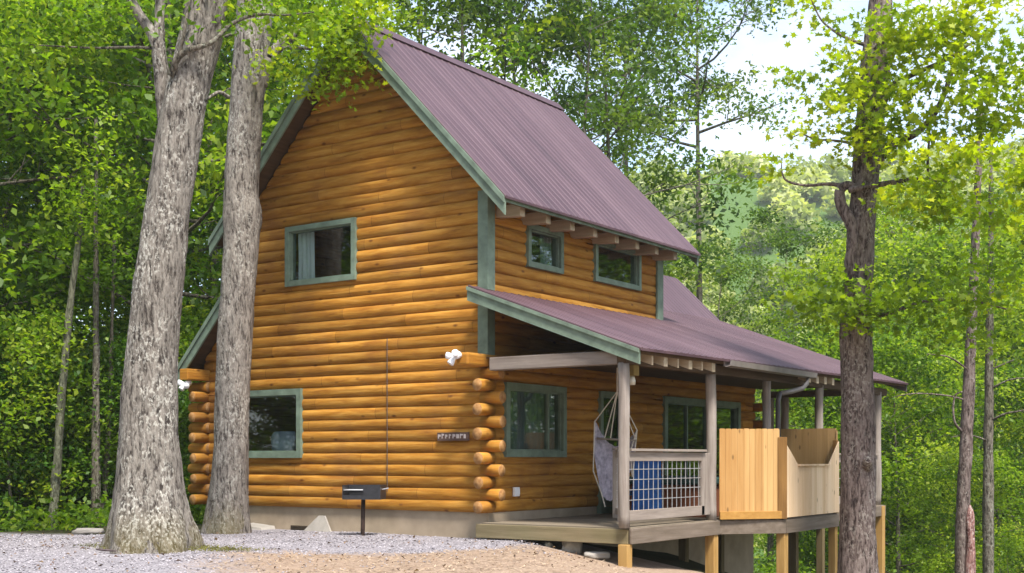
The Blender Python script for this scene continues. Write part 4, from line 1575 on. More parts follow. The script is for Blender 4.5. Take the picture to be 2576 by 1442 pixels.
PF = [make_proto(100 + i, 17, 0.17, 2.2 + 0.5 * i, 3.4, 30, 6, 74, 0.84, 0.185, lean=0.03, tone_sd=0.25) for i in range(3)]
PB = [make_proto(200 + i, 16, 0.15, 4.0, 3.9, 17, 5, 66, 0.66, 0.185, lean=0.05, sub_len=0.5, tone_sd=0.22) for i in range(4)]
PH = [make_proto(500 + i, 28, 0.21, 17, 5.2, 20, 6, 66, 0.80, 0.20, bark='bark', lean=0.02, sub_len=0.5, tone_sd=0.22) for i in range(2)]
PS = [make_proto(300 + i, 4.6, 0.045, 0.35, 1.9, 18, 5, 60, 0.62, 0.13, lean=0.08) for i in range(3)]
PV = [make_proto(400 + i, 11, 0.13, 0.8, 3.6, 26, 6, 74, 0.86, 0.19, lean=0.05, tone_sd=0.25) for i in range(3)]
rnd = random.Random(21)


def place(px, d, jitter=0.0):
    p = at(px, CYD, d)
    return Vector((p.x, p.y, ground_z(p.x, p.y)))


def clear_of_cabin(p):
    return not (-9.0 < p.x < 5.5 and -2.5 < p.y < 14)


def top_scale(p, proto, d, ytop):
    return (CAM.z + (CYD - ytop) / FD * d - p.z) / proto.h


# forest left of and behind the cabin
G_L = 'trees of the forest left of the cabin'
rows = [(24.5, 4.4, (-160, 330)), (28, 3.8, (-180, 430)), (32, 3.8, (-180, 520)), (37, 4.0, (-200, 760)), (43, 4.6, (-200, 860)), (52, 6.0, (-220, 900))]
for d, sp_, (xa, xb) in rows:
    step = sp_ / d * FD
    x = xa + rnd.uniform(0, step * 0.5)
    while x < xb:
        dd = d + rnd.uniform(-1.4, 1.4)
        p = place(x + rnd.uniform(-0.2, 0.2) * step, dd)
        if clear_of_cabin(p):
            s = rnd.uniform(0.85, 1.15) * (1.0 if d < 40 else 1.2)
            tree_from(rnd.choice(PF), 'forest_tree', p, rnd.choice(['leaf_forest', 'leaf_forest', 'leaf_valley']),
                      'slender leafy tree in the dense forest left of the cabin', 'tree', G_L, s, rnd.uniform(0, 6.28))
        x += step
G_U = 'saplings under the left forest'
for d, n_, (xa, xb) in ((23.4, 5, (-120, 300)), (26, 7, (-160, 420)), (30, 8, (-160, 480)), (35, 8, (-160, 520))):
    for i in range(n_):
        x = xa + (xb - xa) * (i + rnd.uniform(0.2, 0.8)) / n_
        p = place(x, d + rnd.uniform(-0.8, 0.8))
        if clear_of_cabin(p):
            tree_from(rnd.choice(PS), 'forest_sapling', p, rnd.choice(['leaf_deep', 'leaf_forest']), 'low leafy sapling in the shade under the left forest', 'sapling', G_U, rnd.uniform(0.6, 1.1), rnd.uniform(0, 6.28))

# open oaks behind the roof, sky between their leaves
G_B = 'tall oaks behind the cabin roof'
for x, d, yt, mt in ((1000, 42, -200, 'leaf_forest'), (1150, 37, -300, 'leaf_valley'), (1310, 41, -200, 'leaf_blue'), (1440, 38, -120, 'leaf_blue'), (1545, 42, -60, 'leaf_blue')  ):
    p = place(x, d)
    q = rnd.choice(PB)
    if clear_of_cabin(p):
        tree_from(q, 'oak_tree', p, mt, 'tall open oak standing behind the cabin roof with sky between its leaves', 'tree', G_B, top_scale(p, q, d, yt), rnd.uniform(0, 6.28))
for x, d, yt, mt in ((1590, 50, -240, 'leaf_blue'), (1760, 47, -260, 'leaf_blue')):
    p = place(x, d)
    q = rnd.choice(PH)
    tree_from(q, 'oak_tree', p, mt, 'tall open oak standing behind the cabin roof with sky between its leaves', 'tree', G_B, top_scale(p, q, d, yt), rnd.uniform(0, 6.28))
# thin trees in front of the pale hill
G_H = 'thin trees in front of the pale hill'
for x, d, yt, mt in ((1775, 46, 640, 'leaf_blue'), (1930, 50, 560, 'leaf_blue'), (2070, 44, 700, 'leaf_valley'), (2270, 48, 520, 'leaf_valley'), (2360, 54, 480, 'leaf_blue')):
    p = place(x, d)
    q = rnd.choice(PB)
    tree_from(q, 'thin_tree', p, mt, 'thin airy tree in front of the pale wooded hill', 'tree', G_H, top_scale(p, q, d, yt), rnd.uniform(0, 6.28))

# trees on the slope down to the valley on the right
G_V = 'leafy trees on the slope right of the cabin'
for d, sp_, (xa, xb), (ya, yb) in ((29, 3.6, (2010, 2760), (1150, 1320)), (34, 3.8, (2170, 2800), (820, 1100)), (40, 4.2, (2080, 2820), (700, 950)), (48, 4.8, (2130, 2840), (560, 800)), (60, 5.6, (1700, 2140), (930, 1020)), (60, 5.6, (2150, 2860), (760, 940)), (76, 7.0, (1620, 2140), (900, 980)), (76, 7.0, (2150, 2880), (720, 880))):
    step = sp_ / d * FD
    x = xa + rnd.uniform(0, step * 0.5)
    while x < xb:
        dd = d + rnd.uniform(-1.5, 1.5)
        p = place(x, dd)
        q = rnd.choice(PV)
        if clear_of_cabin(p):
            tree_from(q, 'slope_tree', p, rnd.choice(['leaf_valley', 'leaf_valley', 'leaf_valley', 'leaf_forest']), 'leafy tree growing on the slope down to the valley', 'tree', G_V, max(0.35, top_scale(p, q, dd, rnd.uniform(ya, yb))), rnd.uniform(0, 6.28))
        x += step

# out-of-view trees: some mirrored in gable windows, others added to block low sky
for x, y in ((-16, -12), (-13, -17), (-20, -17), (-9, -21), (-23, -11), (-17, -24), (-18.5, -14.5), (-25, -20), (-13, -21), (-21, -22), (-15, -14.5), (-28, -15), (-12, -26), (-6, -25), (-3, -31), (2, -29), (6, -34), (10, -31), (15, -35), (18, -30), (23, -33), (27, -28), (31, -31), (-8, -32), (12, -40), (21, -40), (2, -38), (34, -24)):
    tree_from(rnd.choice(PF), 'drive_tree', Vector((x, y, ground_z(x, y))), 'leaf_forest', 'unseen leafy tree across the drive, for window reflections and blocking low sky', 'tree', 'trees across the drive', rnd.uniform(0.8, 1.0), rnd.uniform(0, 6.28))


for x, y in ((12, 24), (15.5, 27), (9, 27.5), (18, 32), (12.5, 31), (20.5, 26)):
    tree_from(rnd.choice(PF), 'valley_tree', Vector((x, y, ground_z(x, y))), 'leaf_forest', 'leafy tree below the porch, mirrored in the dormer windows', 'tree', 'trees below the porch', rnd.uniform(1.2, 1.4), rnd.uniform(0, 6.28))


# far wood on the hill across the valley
def hill_wood():
    r = np.random.default_rng(5)
    C, S, T = [], [], []
    n = 0
    while n < 620:
        w = r.uniform(105, 330); l = r.uniform(-45, 0.62 * w + 60)
        x, y = view_xy(l, w)
        z = ground_z(x, y)
        rad = r.uniform(3.0, 5.2)
        if noise.noise(Vector((x * 0.02, y * 0.02, 4.0))) > 0.28:
            n += 1
            continue
        m = 260
        p = r.normal(size=(m, 3))
        p /= np.linalg.norm(p, axis=1)[:, None]
        p *= rad * r.uniform(0.55, 1.05, (m, 1))
        p[:, 2] = np.abs(p[:, 2]) * 1.25
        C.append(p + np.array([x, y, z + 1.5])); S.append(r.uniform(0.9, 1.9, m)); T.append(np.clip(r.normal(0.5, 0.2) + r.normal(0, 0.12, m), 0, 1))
        n += 1
    C = np.concatenate(C); S = np.concatenate(S); T = np.concatenate(T)
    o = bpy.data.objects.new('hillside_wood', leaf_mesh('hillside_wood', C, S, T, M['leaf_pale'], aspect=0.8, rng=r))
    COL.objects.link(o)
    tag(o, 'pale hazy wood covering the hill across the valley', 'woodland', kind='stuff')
hill_wood()


# ------------------------------------------------------------------ the three big trunks in front
def hero_trunk(name, prof, d, mat, parent, flare=0.0, seed=0, seg=40, zstep=0.07, base_extra=0.35):
    """prof: list of (y, left, right) in the photograph at depth d -> bark tube with ridges"""
    prof = sorted(prof, key=lambda q: -q[0])
    ctr, rad = [], []
    for y, a, b in prof:
        p = at((a + b) / 2, y, d)
        ctr.append(p); rad.append((b - a) / 2 / FD * d)
    ctr.insert(0, ctr[0] - Vector((0, 0, base_extra))); rad.insert(0, rad[0] * 1.12)
    L_ = [0.0]
    for i in range(1, len(ctr)):
        L_.append(L_[-1] + (ctr[i] - ctr[i - 1]).length)
    n = int(L_[-1] / zstep)
    mb = MB()
    for i in range(n + 1):
        s = L_[-1] * i / n
        j = 0
        while j < len(L_) - 2 and L_[j + 1] < s: j += 1
        t = (s - L_[j]) / (L_[j + 1] - L_[j])
        c = ctr[j].lerp(ctr[j + 1], t); r = rad[j] + (rad[j + 1] - rad[j]) * t
        hgt = max(0.0, s - base_extra)
        fl = flare * math.exp(-hgt / 0.45)
        for k in range(seg):
            a = 2 * math.pi * k / seg
            ca, sa = math.cos(a), math.sin(a)
            rr = r * (1 + fl * (0.22 * math.cos(5 * a + seed) + 0.14 * math.cos(3 * a + 2 * seed)))
            q = Vector((ca * 2.6, sa * 2.6, c.z * 0.55 + seed))
            rr += r * 0.045 * noise.noise(q) + 0.020 * noise.noise(Vector((ca * r * 15, sa * r * 15, c.z * 1.6 + seed * 3))) + 0.012 * noise.noise(Vector((ca * r * 34, sa * r * 34, c.z * 5)))
            mb.v.append((c.x + ca * rr, c.y + sa * rr, c.z))
    for i in range(n):
        for k in range(seg):
            k2 = (k + 1) % seg
            mb.f.append((i * seg + k, i * seg + k2, (i + 1) * seg + k2, (i + 1) * seg + k)); mb.mi.append(0)
    return mb, ctr, rad


def limb(mb, pts, rad, n=12):
    """smooth limb through the given points"""
    P, Q = [], []
    pts = [Vector(p) for p in pts]
    for i in range(len(pts) - 1):
        p0, p1, p2, p3 = pts[max(i - 1, 0)], pts[i], pts[i + 1], pts[min(i + 2, len(pts) - 1)]
        for s in range(6):
            t = s / 6
            P.append(0.5 * ((2 * p1) + (p2 - p0) * t + (2 * p0 - 5 * p1 + 4 * p2 - p3) * t * t + (3 * p1 - p0 - 3 * p2 + p3) * t ** 3))
            Q.append(rad[i] + (rad[i + 1] - rad[i]) * t)
    P.append(pts[-1]); Q.append(rad[-1])
    mb.tube(P, Q, n, jit=0.05)


def W(w, d):
    return w / 2 / FD * d


def sprays(spec, seed, n_per, spread, leaf, rng=None, tone=0.5, flat=0.55):
    """spec: (x, y, depth, radius) clumps given as seen in the photograph -> leaf data"""
    rng = np.random.default_rng(seed)
    cl = []
    for x, y, d, r in spec:
        k = max(1, int(7 * r))
        for i in range(k):
            p = at(x, y, d)
            q = rng.normal(size=3) * np.array([0.42, 0.42, 0.28]) * r
            cl.append((p.x + q[0], p.y + q[1], p.z + q[2], rng.uniform(0.6, 1.1)))
    return cl, cluster_leaves(cl, rng, n_per, spread, leaf, tone_mu=tone, flat=flat)


# big leaning oak with the forked side stem
d1 = 17.0
b1 = at(385, 1385, d1)
t1 = empty('big_oak', (b1.x, b1.y, ground_z(b1.x, b1.y)), 'big leaning oak trunk with pale lichen and a forked side stem', 'tree')
mb, c_, r_ = hero_trunk('trunk', [(1392, 258, 505), (1360, 268, 500), (1320, 276, 486), (1280, 284, 473), (1240, 290, 464), (1200, 294, 458), (1100, 301, 446), (1000, 306, 443), (900, 318, 444), (800, 330, 452), (700, 340, 461), (600, 355, 471), (500, 370, 481), (400, 386, 497), (300, 404, 511), (200, 425, 531), (100, 450, 556), (0, 470, 572), (-150, 500, 596), (-400, 545, 625)], d1, 'bark_hero', t1, 0.55, 1)
mb.build('trunk', M['bark_hero'], t1, smooth=True, fix=False)
mb = MB()
limb(mb, [at(416, 330, d1), at(407, 250, d1), at(405, 180, d1), at(398, 120, d1), at(401, 60, d1), at(402, 0, d1), at(405, -120, d1)], [W(30, d1), W(33, d1), W(36, d1), W(36, d1), W(25, d1), W(24, d1), W(18, d1)])
limb(mb, [at(402, 135, d1), at(380, 80, d1), at(352, 40, d1), at(325, -10, d1), at(290, -90, d1)], [W(30, d1), W(28, d1), W(25, d1), W(22, d1), W(16, d1)])
mb.build('limb', M['bark_second'], t1, smooth=True, fix=False)
mb = MB()
limb(mb, [at(395, 122, d1), at(330, 119, d1 + .1), at(240, 121, d1 + .3), at(150, 117, d1 + .4), at(60, 112, d1 + .5)], [W(9, d1), W(7, d1), W(6, d1), W(4, d1), W(2.5, d1)], 7)
limb(mb, [at(430, 190, d1 - .25), at(445, 150, d1 - .35), at(470, 128, d1 - .38), at(530, 108, d1 - .38), at(580, 62, d1 - .2), at(640, 38, d1), at(720, 38, d1), at(800, 30, d1)], [W(18, d1), W(17, d1), W(15, d1), W(12, d1), W(10, d1), W(9, d1), W(6, d1), W(3, d1)], 8)
limb(mb, [at(440, 175, d1 - .3), at(458, 110, d1 - .4), at(468, 50, d1 - .42), at(480, -20, d1 - .3)], [W(10, d1), W(9, d1), W(8, d1), W(7, d1)], 8)
mb.build('limb', M['bark'], t1, smooth=True, fix=False)
cl, dat = sprays([(20, 20, 17.9, 0.8), (120, 80, 17.9, 0.8), (260, 10, 17.7, 0.7), (40, 60, 17.6, 0.9), (130, 30, 17.8, 1.0), (230, 70, 17.6, 0.8), (300, 30, 17.5, 0.8), (180, 120, 17.8, 0.6), (80, 130, 17.7, 0.6), (560, 20, 17.0, 0.7), (640, 10, 17.2, 0.7), (720, 30, 17.0, 0.6), (790, 20, 17.2, 0.5), (340, -40, 17.2, 0.9), (470, -60, 17.4, 0.9), (30, 190, 18.2, 0.6)], 31, 60, 0.5, 0.11, tone=0.5)
C, S, T = dat
o = bpy.data.objects.new('crown', leaf_mesh('crown', C - np.array(t1.location), S, T, M['leaf_forest']))
COL.objects.link(o); o.parent = t1

# second trunk with the mossy foot
d2 = 21.0
b2 = at(572, 1330, d2)
t2 = empty('straight_oak', (b2.x, b2.y, ground_z(b2.x, b2.y)), 'straight pale oak trunk with a mossy foot and a burl in front of the gable', 'tree')
mb, c_, r_ = hero_trunk('trunk', [(1338, 508, 632), (1310, 516, 628), (1280, 522, 625), (1240, 527, 624), (1200, 532, 624), (1100, 540, 625), (1000, 543, 627), (900, 546, 630), (800, 551, 635), (700, 558, 643), (620, 562, 650), (585, 562, 652), (550, 560, 657), (525, 561, 656), (490, 563, 649), (450, 565, 650), (350, 572, 656), (250, 580, 663), (150, 587, 675), (60, 595, 682), (0, 600, 685), (-150, 606, 690), (-400, 615, 690)], d2, 'bark_second', t2, 0.35, 4)
mb.build('trunk', M['bark_second'], t2, smooth=True, fix=False)
mb = MB()
limb(mb, [at(655, 215, d2), at(668, 170, d2), at(690, 130, d2), at(730, 95, d2), at(775, 70, d2), at(815, 52, d2), at(880, 40, d2)], [W(34, d2), W(34, d2), W(30, d2), W(24, d2), W(18, d2), W(11, d2), W(5, d2)])
limb(mb, [at(700, 122, d2), at(740, 120, d2 - .1), at(790, 125, d2 - .2), at(850, 140, d2 - .3), at(900, 180, d2 - .3)], [W(12, d2), W(10, d2), W(8, d2), W(6, d2), W(3, d2)], 8)
mb.build('limb', M['bark_second'], t2, smooth=True, fix=False)
mb = MB()
limb(mb, [at(575, 245, d2), at(550, 232, d2 - .2), at(520, 250, d2 - .4)], [W(12, d2), W(8, d2), W(5, d2)], 8)
mb.build('limb', M['bark_second'], t2, smooth=True, fix=False)
ov = [(850, 30, 19.9, 0.8), (880, 15, 19.8, 0.8), (810, 10, 20.2, 0.8), (865, 85, 19.9, 0.7), (885, 110, 19.8, 0.55), (820, 95, 20.1, 0.6), (865, 140, 19.9, 0.5), (840, 175, 20.0, 0.5), (795, 205, 20.1, 0.4), (775, 180, 20.2, 0.4), (880, 50, 19.9, 0.6), (870, 205, 19.9, 0.35), (770, 50, 20.3, 0.6), (845, 140, 20.0, 0.5), (815, 50, 20.1, 0.6), (750, 215, 20.2, 0.3), (905, 20, 19.8, 0.45), (735, 25, 20.4, 0.5), (690, 10, 20.4, 0.6), (850, 245, 19.8, 0.2), (895, 75, 19.7, 0.4), (900, 120, 19.7, 0.28), (790, 110, 20.2, 0.5), (745, 150, 20.4, 0.4), (920, 60, 19.7, 0.25), (700, 190, 20.5, 0.3)]
cl, dat = sprays(ov, 32, 50, 0.42, 0.105, tone=0.50)
C, S, T = dat
o = bpy.data.objects.new('crown', leaf_mesh('crown', C - np.array(t2.location), S, T, M['leaf_bright'], aspect=0.9, shape=MAPLE))
COL.objects.link(o); o.parent = t2

# oak right of the porch
d3 = 20.0
b3 = at(2165, 1442, d3)
t3 = empty('porch_oak', (b3.x, b3.y, ground_z(b3.x, b3.y)), 'brown oak trunk beside the porch with gnarled branches and bright leaves', 'tree')
mb, c_, r_ = hero_trunk('trunk', [(1560, 2070, 2240), (1500, 2090, 2220), (1442, 2106, 2208), (1380, 2110, 2203), (1300, 2113, 2200), (1150, 2116, 2199), (1000, 2116, 2197), (900, 2114, 2192), (840, 2110, 2191), (780, 2116, 2191), (700, 2124, 2195), (600, 2131, 2197), (480, 2141, 2205), (350, 2149, 2216), (250, 2159, 2229), (150, 2167, 2240), (50, 2181, 2244), (0, 2186, 2242), (-200, 2205, 2250), (-450, 2230, 2265)], d3, 'bark_right', t3, 0.2, 7, base_extra=0.9)
mb.build('trunk', M['bark_right'], t3, smooth=True, fix=False)
mb = MB()
limb(mb, [at(2142, 730, d3 - .12), at(2138, 660, d3 - .15), at(2146, 600, d3 - .18), at(2136, 555, d3 - .15), at(2115, 515, d3 - .1), at(2112, 480, d3 - .1), at(2130, 466, d3 - .15), at(2150, 470, d3 - .2)], [W(18, d3), W(30, d3), W(26, d3), W(30, d3), W(28, d3), W(26, d3), W(22, d3), W(14, d3)])
limb(mb, [at(2125, 468, d3 - .1), at(2080, 463, d3), at(2030, 467, d3 + .1), at(1985, 458, d3 + .2), at(1968, 440, d3 + .2), at(1965, 400, d3 + .3)], [W(14, d3), W(9, d3), W(7, d3), W(6, d3), W(4, d3), W(2, d3)], 8)
limb(mb, [at(2135, 478, d3 - .2), at(2180, 470, d3 - .35), at(2240, 460, d3 - .4), at(2310, 452, d3 - .5), at(2400, 458, d3 - .7)], [W(17, d3), W(15, d3), W(13, d3), W(11, d3), W(5, d3)], 9)
limb(mb, [at(2200, 420, d3), at(2220, 385, d3), at(2255, 358, d3), at(2310, 330, d3 - .2), at(2360, 270, d3 - .4), at(2400, 160, d3 - .6), at(2430, 60, d3 - .8)], [W(34, d3), W(30, d3), W(24, d3), W(17, d3), W(14, d3), W(11, d3), W(7, d3)])
limb(mb, [at(2215, 270, d3), at(2245, 215, d3 - .2), at(2290, 190, d3 - .3), at(2380, 150, d3 - .6), at(2440, 110, d3 - .8)], [W(22, d3), W(17, d3), W(13, d3), W(10, d3), W(5, d3)], 9)
limb(mb, [at(2155, 365, d3), at(2110, 355, d3 + .1), at(2050, 350, d3 + .2), at(2015, 338, d3 + .2), at(1985, 350, d3 + .3)], [W(9, d3), W(6, d3), W(5, d3), W(4, d3), W(2, d3)], 7)
limb(mb, [at(2185, 115, d3), at(2150, 105, d3), at(2100, 80, d3 + .2), at(2065, 50, d3 + .3), at(2040, 0, d3 + .3)], [W(12, d3), W(9, d3), W(7, d3), W(5, d3), W(3, d3)], 8)
limb(mb, [at(2335, 455, d3 - .5), at(2333, 400, d3 - .5), at(2338, 340, d3 - .5)], [W(8, d3), W(7, d3), W(5, d3)], 7)
mb.build('limb', M['bark_right'], t3, smooth=True, fix=False)
mb = MB()
limb(mb, [at(2178, 1175, d3 - .2), at(2181, 1165, d3 - .30), at(2184, 1156, d3 - .38)], [W(34, d3), W(28, d3), W(20, d3)], 9)
mb.build('knot', M['bark_right'], t3, smooth=True, fix=False)
mb = MB()
limb(mb, [at(2150, 800, d3), at(2230, 790, d3 - .5), at(2320, 760, d3 - .7), at(2430, 755, d3 - .9), at(2540, 780, d3 - 1.1)], [W(13, d3), W(11, d3), W(9, d3), W(7, d3), W(4, d3)], 8)
mb.build('limb', M['bark_right'], t3, smooth=True, fix=False)
ov = [(2260, 60, 19.2, 0.8), (2330, 30, 19.0, 0.9), (2310, 110, 19.0, 0.8), (2390, 90, 18.8, 0.8), (2460, 40, 18.5, 0.9), (2540, 30, 18.3, 0.9), (2480, 130, 18.4, 0.8), (2560, 120, 18.2, 0.8), (2250, 150, 19.3, 0.7), (2220, 200, 19.4, 0.6), (2170, 205, 19.5, 0.6), (2180, 290, 19.5, 0.6), (2220, 330, 19.3, 0.5), (2280, 290, 19.0, 0.7), (2340, 240, 18.9, 0.8), (2420, 220, 18.6, 0.8), (2500, 230, 18.3, 0.9), (2560, 260, 18.1, 0.8), (2370, 320, 18.8, 0.7), (2440, 320, 18.5, 0.7), (2520, 340, 18.2, 0.7), (2300, 370, 19.0, 0.5), (2160, 380, 19.6, 0.35), (2240, 350, 19.2, 0.5), (2140, 150, 19.8, 0.5), (2110, 220, 20.1, 0.5), (2060, 180, 20.4, 0.6), (2140, 330, 20.0, 0.4), (2080, 270, 20.2, 0.45),
      (1985, 345, 20.3, 0.25), (1968, 405, 20.3, 0.25), (2035, 335, 20.2, 0.22), (1950, 450, 20.3, 0.2), (2045, 20, 20.3, 0.4), (2085, 60, 20.2, 0.35), (2400, 440, 18.4, 0.7), (2460, 420, 18.2, 0.8), (2530, 430, 18.0, 0.9), (2340, 480, 18.7, 0.5), (2400, 500, 18.5, 0.7), (2470, 500, 18.2, 0.8), (2550, 510, 18.0, 0.8), (2420, 560, 18.4, 0.5), (2310, 510, 18.8, 0.35), (2500, 570, 18.2, 0.4)]
cl, dat = sprays(ov, 33, 52, 0.42, 0.125, tone=0.58)
ov2 = [(2010, 760, 20.5, 0.6), (2070, 740, 20.2, 0.8), (2130, 760, 19.6, 0.8), (2180, 730, 19.4, 0.7), (2240, 760, 19.2, 0.9), (2310, 740, 19.0, 0.9), (2380, 770, 18.8, 0.9), (2450, 750, 18.6, 0.9), (2530, 770, 18.4, 0.9), (2150, 800, 19.5, 0.55), (2050, 800, 20.3, 0.6), (2280, 800, 19.1, 0.6), (2420, 820, 18.7, 0.7), (2500, 690, 18.5, 0.7), (2560, 700, 18.2, 0.7)]
cl2, dat2 = sprays(ov2, 34, 44, 0.45, 0.115, tone=0.33)
C = np.concatenate([dat[0], dat2[0]]); S = np.concatenate([dat[1], dat2[1]]); T = np.concatenate([dat[2], dat2[2]])
o = bpy.data.objects.new('crown', leaf_mesh('crown', C - np.array(t3.location), S, T, M['leaf_bright'], aspect=0.95, shape=MAPLE))
COL.objects.link(o); o.parent = t3

# ------------------------------------------------------------------ slim trunks one can tell apart
def slim_tree(name, prof, d, bark, label, cat, leaves=None, leafmat='leaf_forest', seed=0, limbs=None, group=None, n_per=40, leaf=0.12):
    b = at((prof[0][1] + prof[0][2]) / 2, prof[0][0], d)
    e = empty(name, (b.x, b.y, ground_z(b.x, b.y)), label, cat, group)
    mb, c_, r_ = hero_trunk('trunk', prof, d, bark, e, 0.15, seed, seg=16, zstep=0.12, base_extra=max(0.3, b.z - ground_z(b.x, b.y) + 0.3))
    for pts, rr in (limbs or ()):
        limb(mb, [at(*p) for p in pts], [W(r, d) for r in rr], 6)
    mb.build('trunk', M[bark], e, smooth=True, fix=False)
    if leaves:
        cl, dat = sprays(leaves, 50 + seed, n_per, 0.5, leaf, tone=0.45)
        C, S, T = dat
        o = bpy.data.objects.new('crown', leaf_mesh('crown', C - np.array(e.location), S, T, M[leafmat]))
        COL.objects.link(o); o.parent = e
    return e


slim_tree('slim_tree', [(1342, 118, 142), (1200, 130, 151), (1000, 145, 165), (800, 165, 183), (650, 184, 199), (560, 196, 208), (470, 205, 213)], 23.0, 'bark_pale', 'pale leaning slim trunk at the left edge of the gravel', 'tree',
          [(212, 490, 22.8, 0.6), (215, 420, 22.9, 0.8), (200, 540, 22.8, 0.5), (235, 330, 23, 0.9), (170, 520, 23.2, 0.7), (260, 500, 22.8, 0.7), (235, 580, 22.8, 0.5), (150, 610, 23.1, 0.5)], 'leaf_valley', 1)
slim_tree('slim_tree', [(1335, 229, 253), (1100, 232, 252), (900, 233, 250), (720, 234, 248), (500, 236, 246), (300, 238, 246)], 24.0, 'bark', 'brown upright slim trunk left of the big leaning oak', 'tree',
          [(240, 560, 24, 0.9), (280, 640, 24, 0.7), (200, 640, 24.2, 0.8), (250, 420, 24, 0.9)], 'leaf_forest', 2)
slim_tree('slim_tree', [(1330, 252, 268), (1150, 262, 276), (1000, 270, 282), (800, 278, 287), (600, 284, 291)], 25.0, 'bark', 'thin brown trunk just behind the upright slim trunk', 'tree',
          [(285, 700, 25, 0.8), (300, 600, 25, 0.8)], 'leaf_forest', 3)
pl_ = [[(2440, 1010, 27), (2380, 990, 27), (2300, 985, 27)], [(2445, 930, 27), (2400, 905, 27)], [(2425, 1090, 27), (2402, 1050, 27), (2400, 1000, 27), (2415, 985, 27)]]
slim_tree('pine_tree', [(1480, 2400, 2436), (1442, 2401, 2436), (1300, 2404, 2437), (1150, 2412, 2444), (1000, 2420, 2450), (880, 2428, 2454), (700, 2438, 2460), (500, 2448, 2466), (250, 2458, 2472)], 27.0, 'bark_right', 'grey brown pine trunk with short bare branches beside the red snag', 'tree',
          [(2440, 740, 27, 0.9), (2380, 820, 27, 0.8), (2480, 660, 27, 0.9), (2360, 700, 27.2, 0.8), (2430, 560, 27, 1.0), (2500, 500, 27.1, 0.9)], 'leaf_valley', 4,
          [([(2440, 1010, 27), (2380, 995, 26.9), (2300, 990, 26.8), (2240, 1000, 26.8)], [5, 4, 3, 2]), ([(2425, 1090, 27), (2400, 1060, 26.8), (2400, 1000, 26.8), (2420, 985, 26.8)], [8, 6, 5, 3]), ([(2445, 940, 27), (2390, 900, 26.8), (2330, 890, 26.7)], [5, 4, 2])])
slim_tree('pine_tree', [(1480, 2471, 2500), (1442, 2472, 2500), (1250, 2472, 2498), (1050, 2475, 2498), (880, 2478, 2498), (700, 2482, 2498), (500, 2486, 2498), (300, 2489, 2497)], 27.5, 'bark', 'dark straight pine trunk with long level branches near the picture edge', 'tree',
          [(2500, 760, 27.5, 0.9), (2540, 820, 27.4, 0.8), (2560, 680, 27.4, 0.9), (2480, 860, 27.6, 0.6)], 'leaf_valley', 5,
          [([(2488, 1060, 27.5), (2530, 1040, 27.2), (2580, 1030, 27), (2640, 1000, 27)], [7, 5, 4, 2]), ([(2488, 980, 27.5), (2540, 955, 27.2), (2600, 950, 27)], [6, 4, 2]), ([(2486, 1110, 27.5), (2440, 1095, 27.2), (2390, 1100, 27)], [5, 4, 2]), ([(2490, 930, 27.5), (2550, 905, 27.3)], [5, 3])])
slim_tree('broken_snag', [(1480, 2425, 2452), (1442, 2427, 2452), (1350, 2429, 2452), (1300, 2430, 2450), (1280, 2434, 2446), (1270, 2437, 2441)], 26.3, 'bark_stump', 'reddish brown broken snag standing between two pine trunks', 'dead tree', None, 'leaf_forest', 6)


# ------------------------------------------------------------------ loose gravel, straw and forest floor plants
def gravel_mask(x, y):
    rx, ry = x - CAM.x, y - CAM.y
    w = rx * FWD.x + ry * FWD.y
    l = rx * RGT.x + ry * RGT.y
    wob = 2.4 * 0.5 * noise.noise(Vector((x * 0.9, y * 0.9, 0.0)))
    straw = (w < 16.45 + wob) and (w * 0.24 + l > wob * 0.5)
    straw = straw or x > 1.2 + 0.4 * wob
    return w, l, straw


def scatter_stones():
    r = random.Random(9)
    base = [Vector(v) for v in ((0, 0, 1), (0.9, 0.1, 0.2), (0.2, 0.95, 0.1), (-0.85, 0.3, 0.25), (-0.2, -0.9, 0.15), (0.75, -0.6, 0.1), (0, 0, -0.6))]
    faces = [(0, 1, 2), (0, 2, 3), (0, 3, 4), (0, 4, 5), (0, 5, 1), (6, 2, 1), (6, 3, 2), (6, 4, 3), (6, 5, 4), (6, 1, 5)]
    V, F = [], []
    n = 0
    for _ in range(60000):
        w = r.uniform(12.8, 21.5); l = r.uniform(-9.5, 3.5)
        x, y = view_xy(l, w)
        if y > -0.05 and -6.4 < x: continue
        w_, l_, straw = gravel_mask(x, y)
        if straw and r.random() > 0.10: continue
        if w_ > 20.4 and x < -5.6: continue
        if x > 2.2: continue
        s = r.uniform(0.007, 0.017) * (1.5 if r.random() < 0.06 else 1)
        z = ground_z(x, y) + 0.03 * noise.noise(Vector((x * 0.6, y * 0.6, 0.3)))
        m = Matrix.Rotation(r.uniform(0, 6.28), 3, 'Z') @ Matrix.Rotation(r.uniform(-0.6, 0.6), 3, 'X')
        b = len(V)
        for v in base:
            q = m @ Vector((v.x * s * r.uniform(0.8, 1.3), v.y * s * r.uniform(0.8, 1.3), v.z * s * 0.7))
            V.append((x + q.x, y + q.y, z + q.z + s * 0.25))
        F += [tuple(b + i for i in f) for f in faces]
        n += 1
        if n > 15000: break
    me = bpy.data.meshes.new('gravel')
    me.from_pydata(V, [], F)
    me.materials.append(M['gravel'])
    o = bpy.data.objects.new('gravel', me)
    COL.objects.link(o)
    tag(o, 'loose lilac grey gravel of the drive in front of the cabin', 'gravel', kind='stuff')


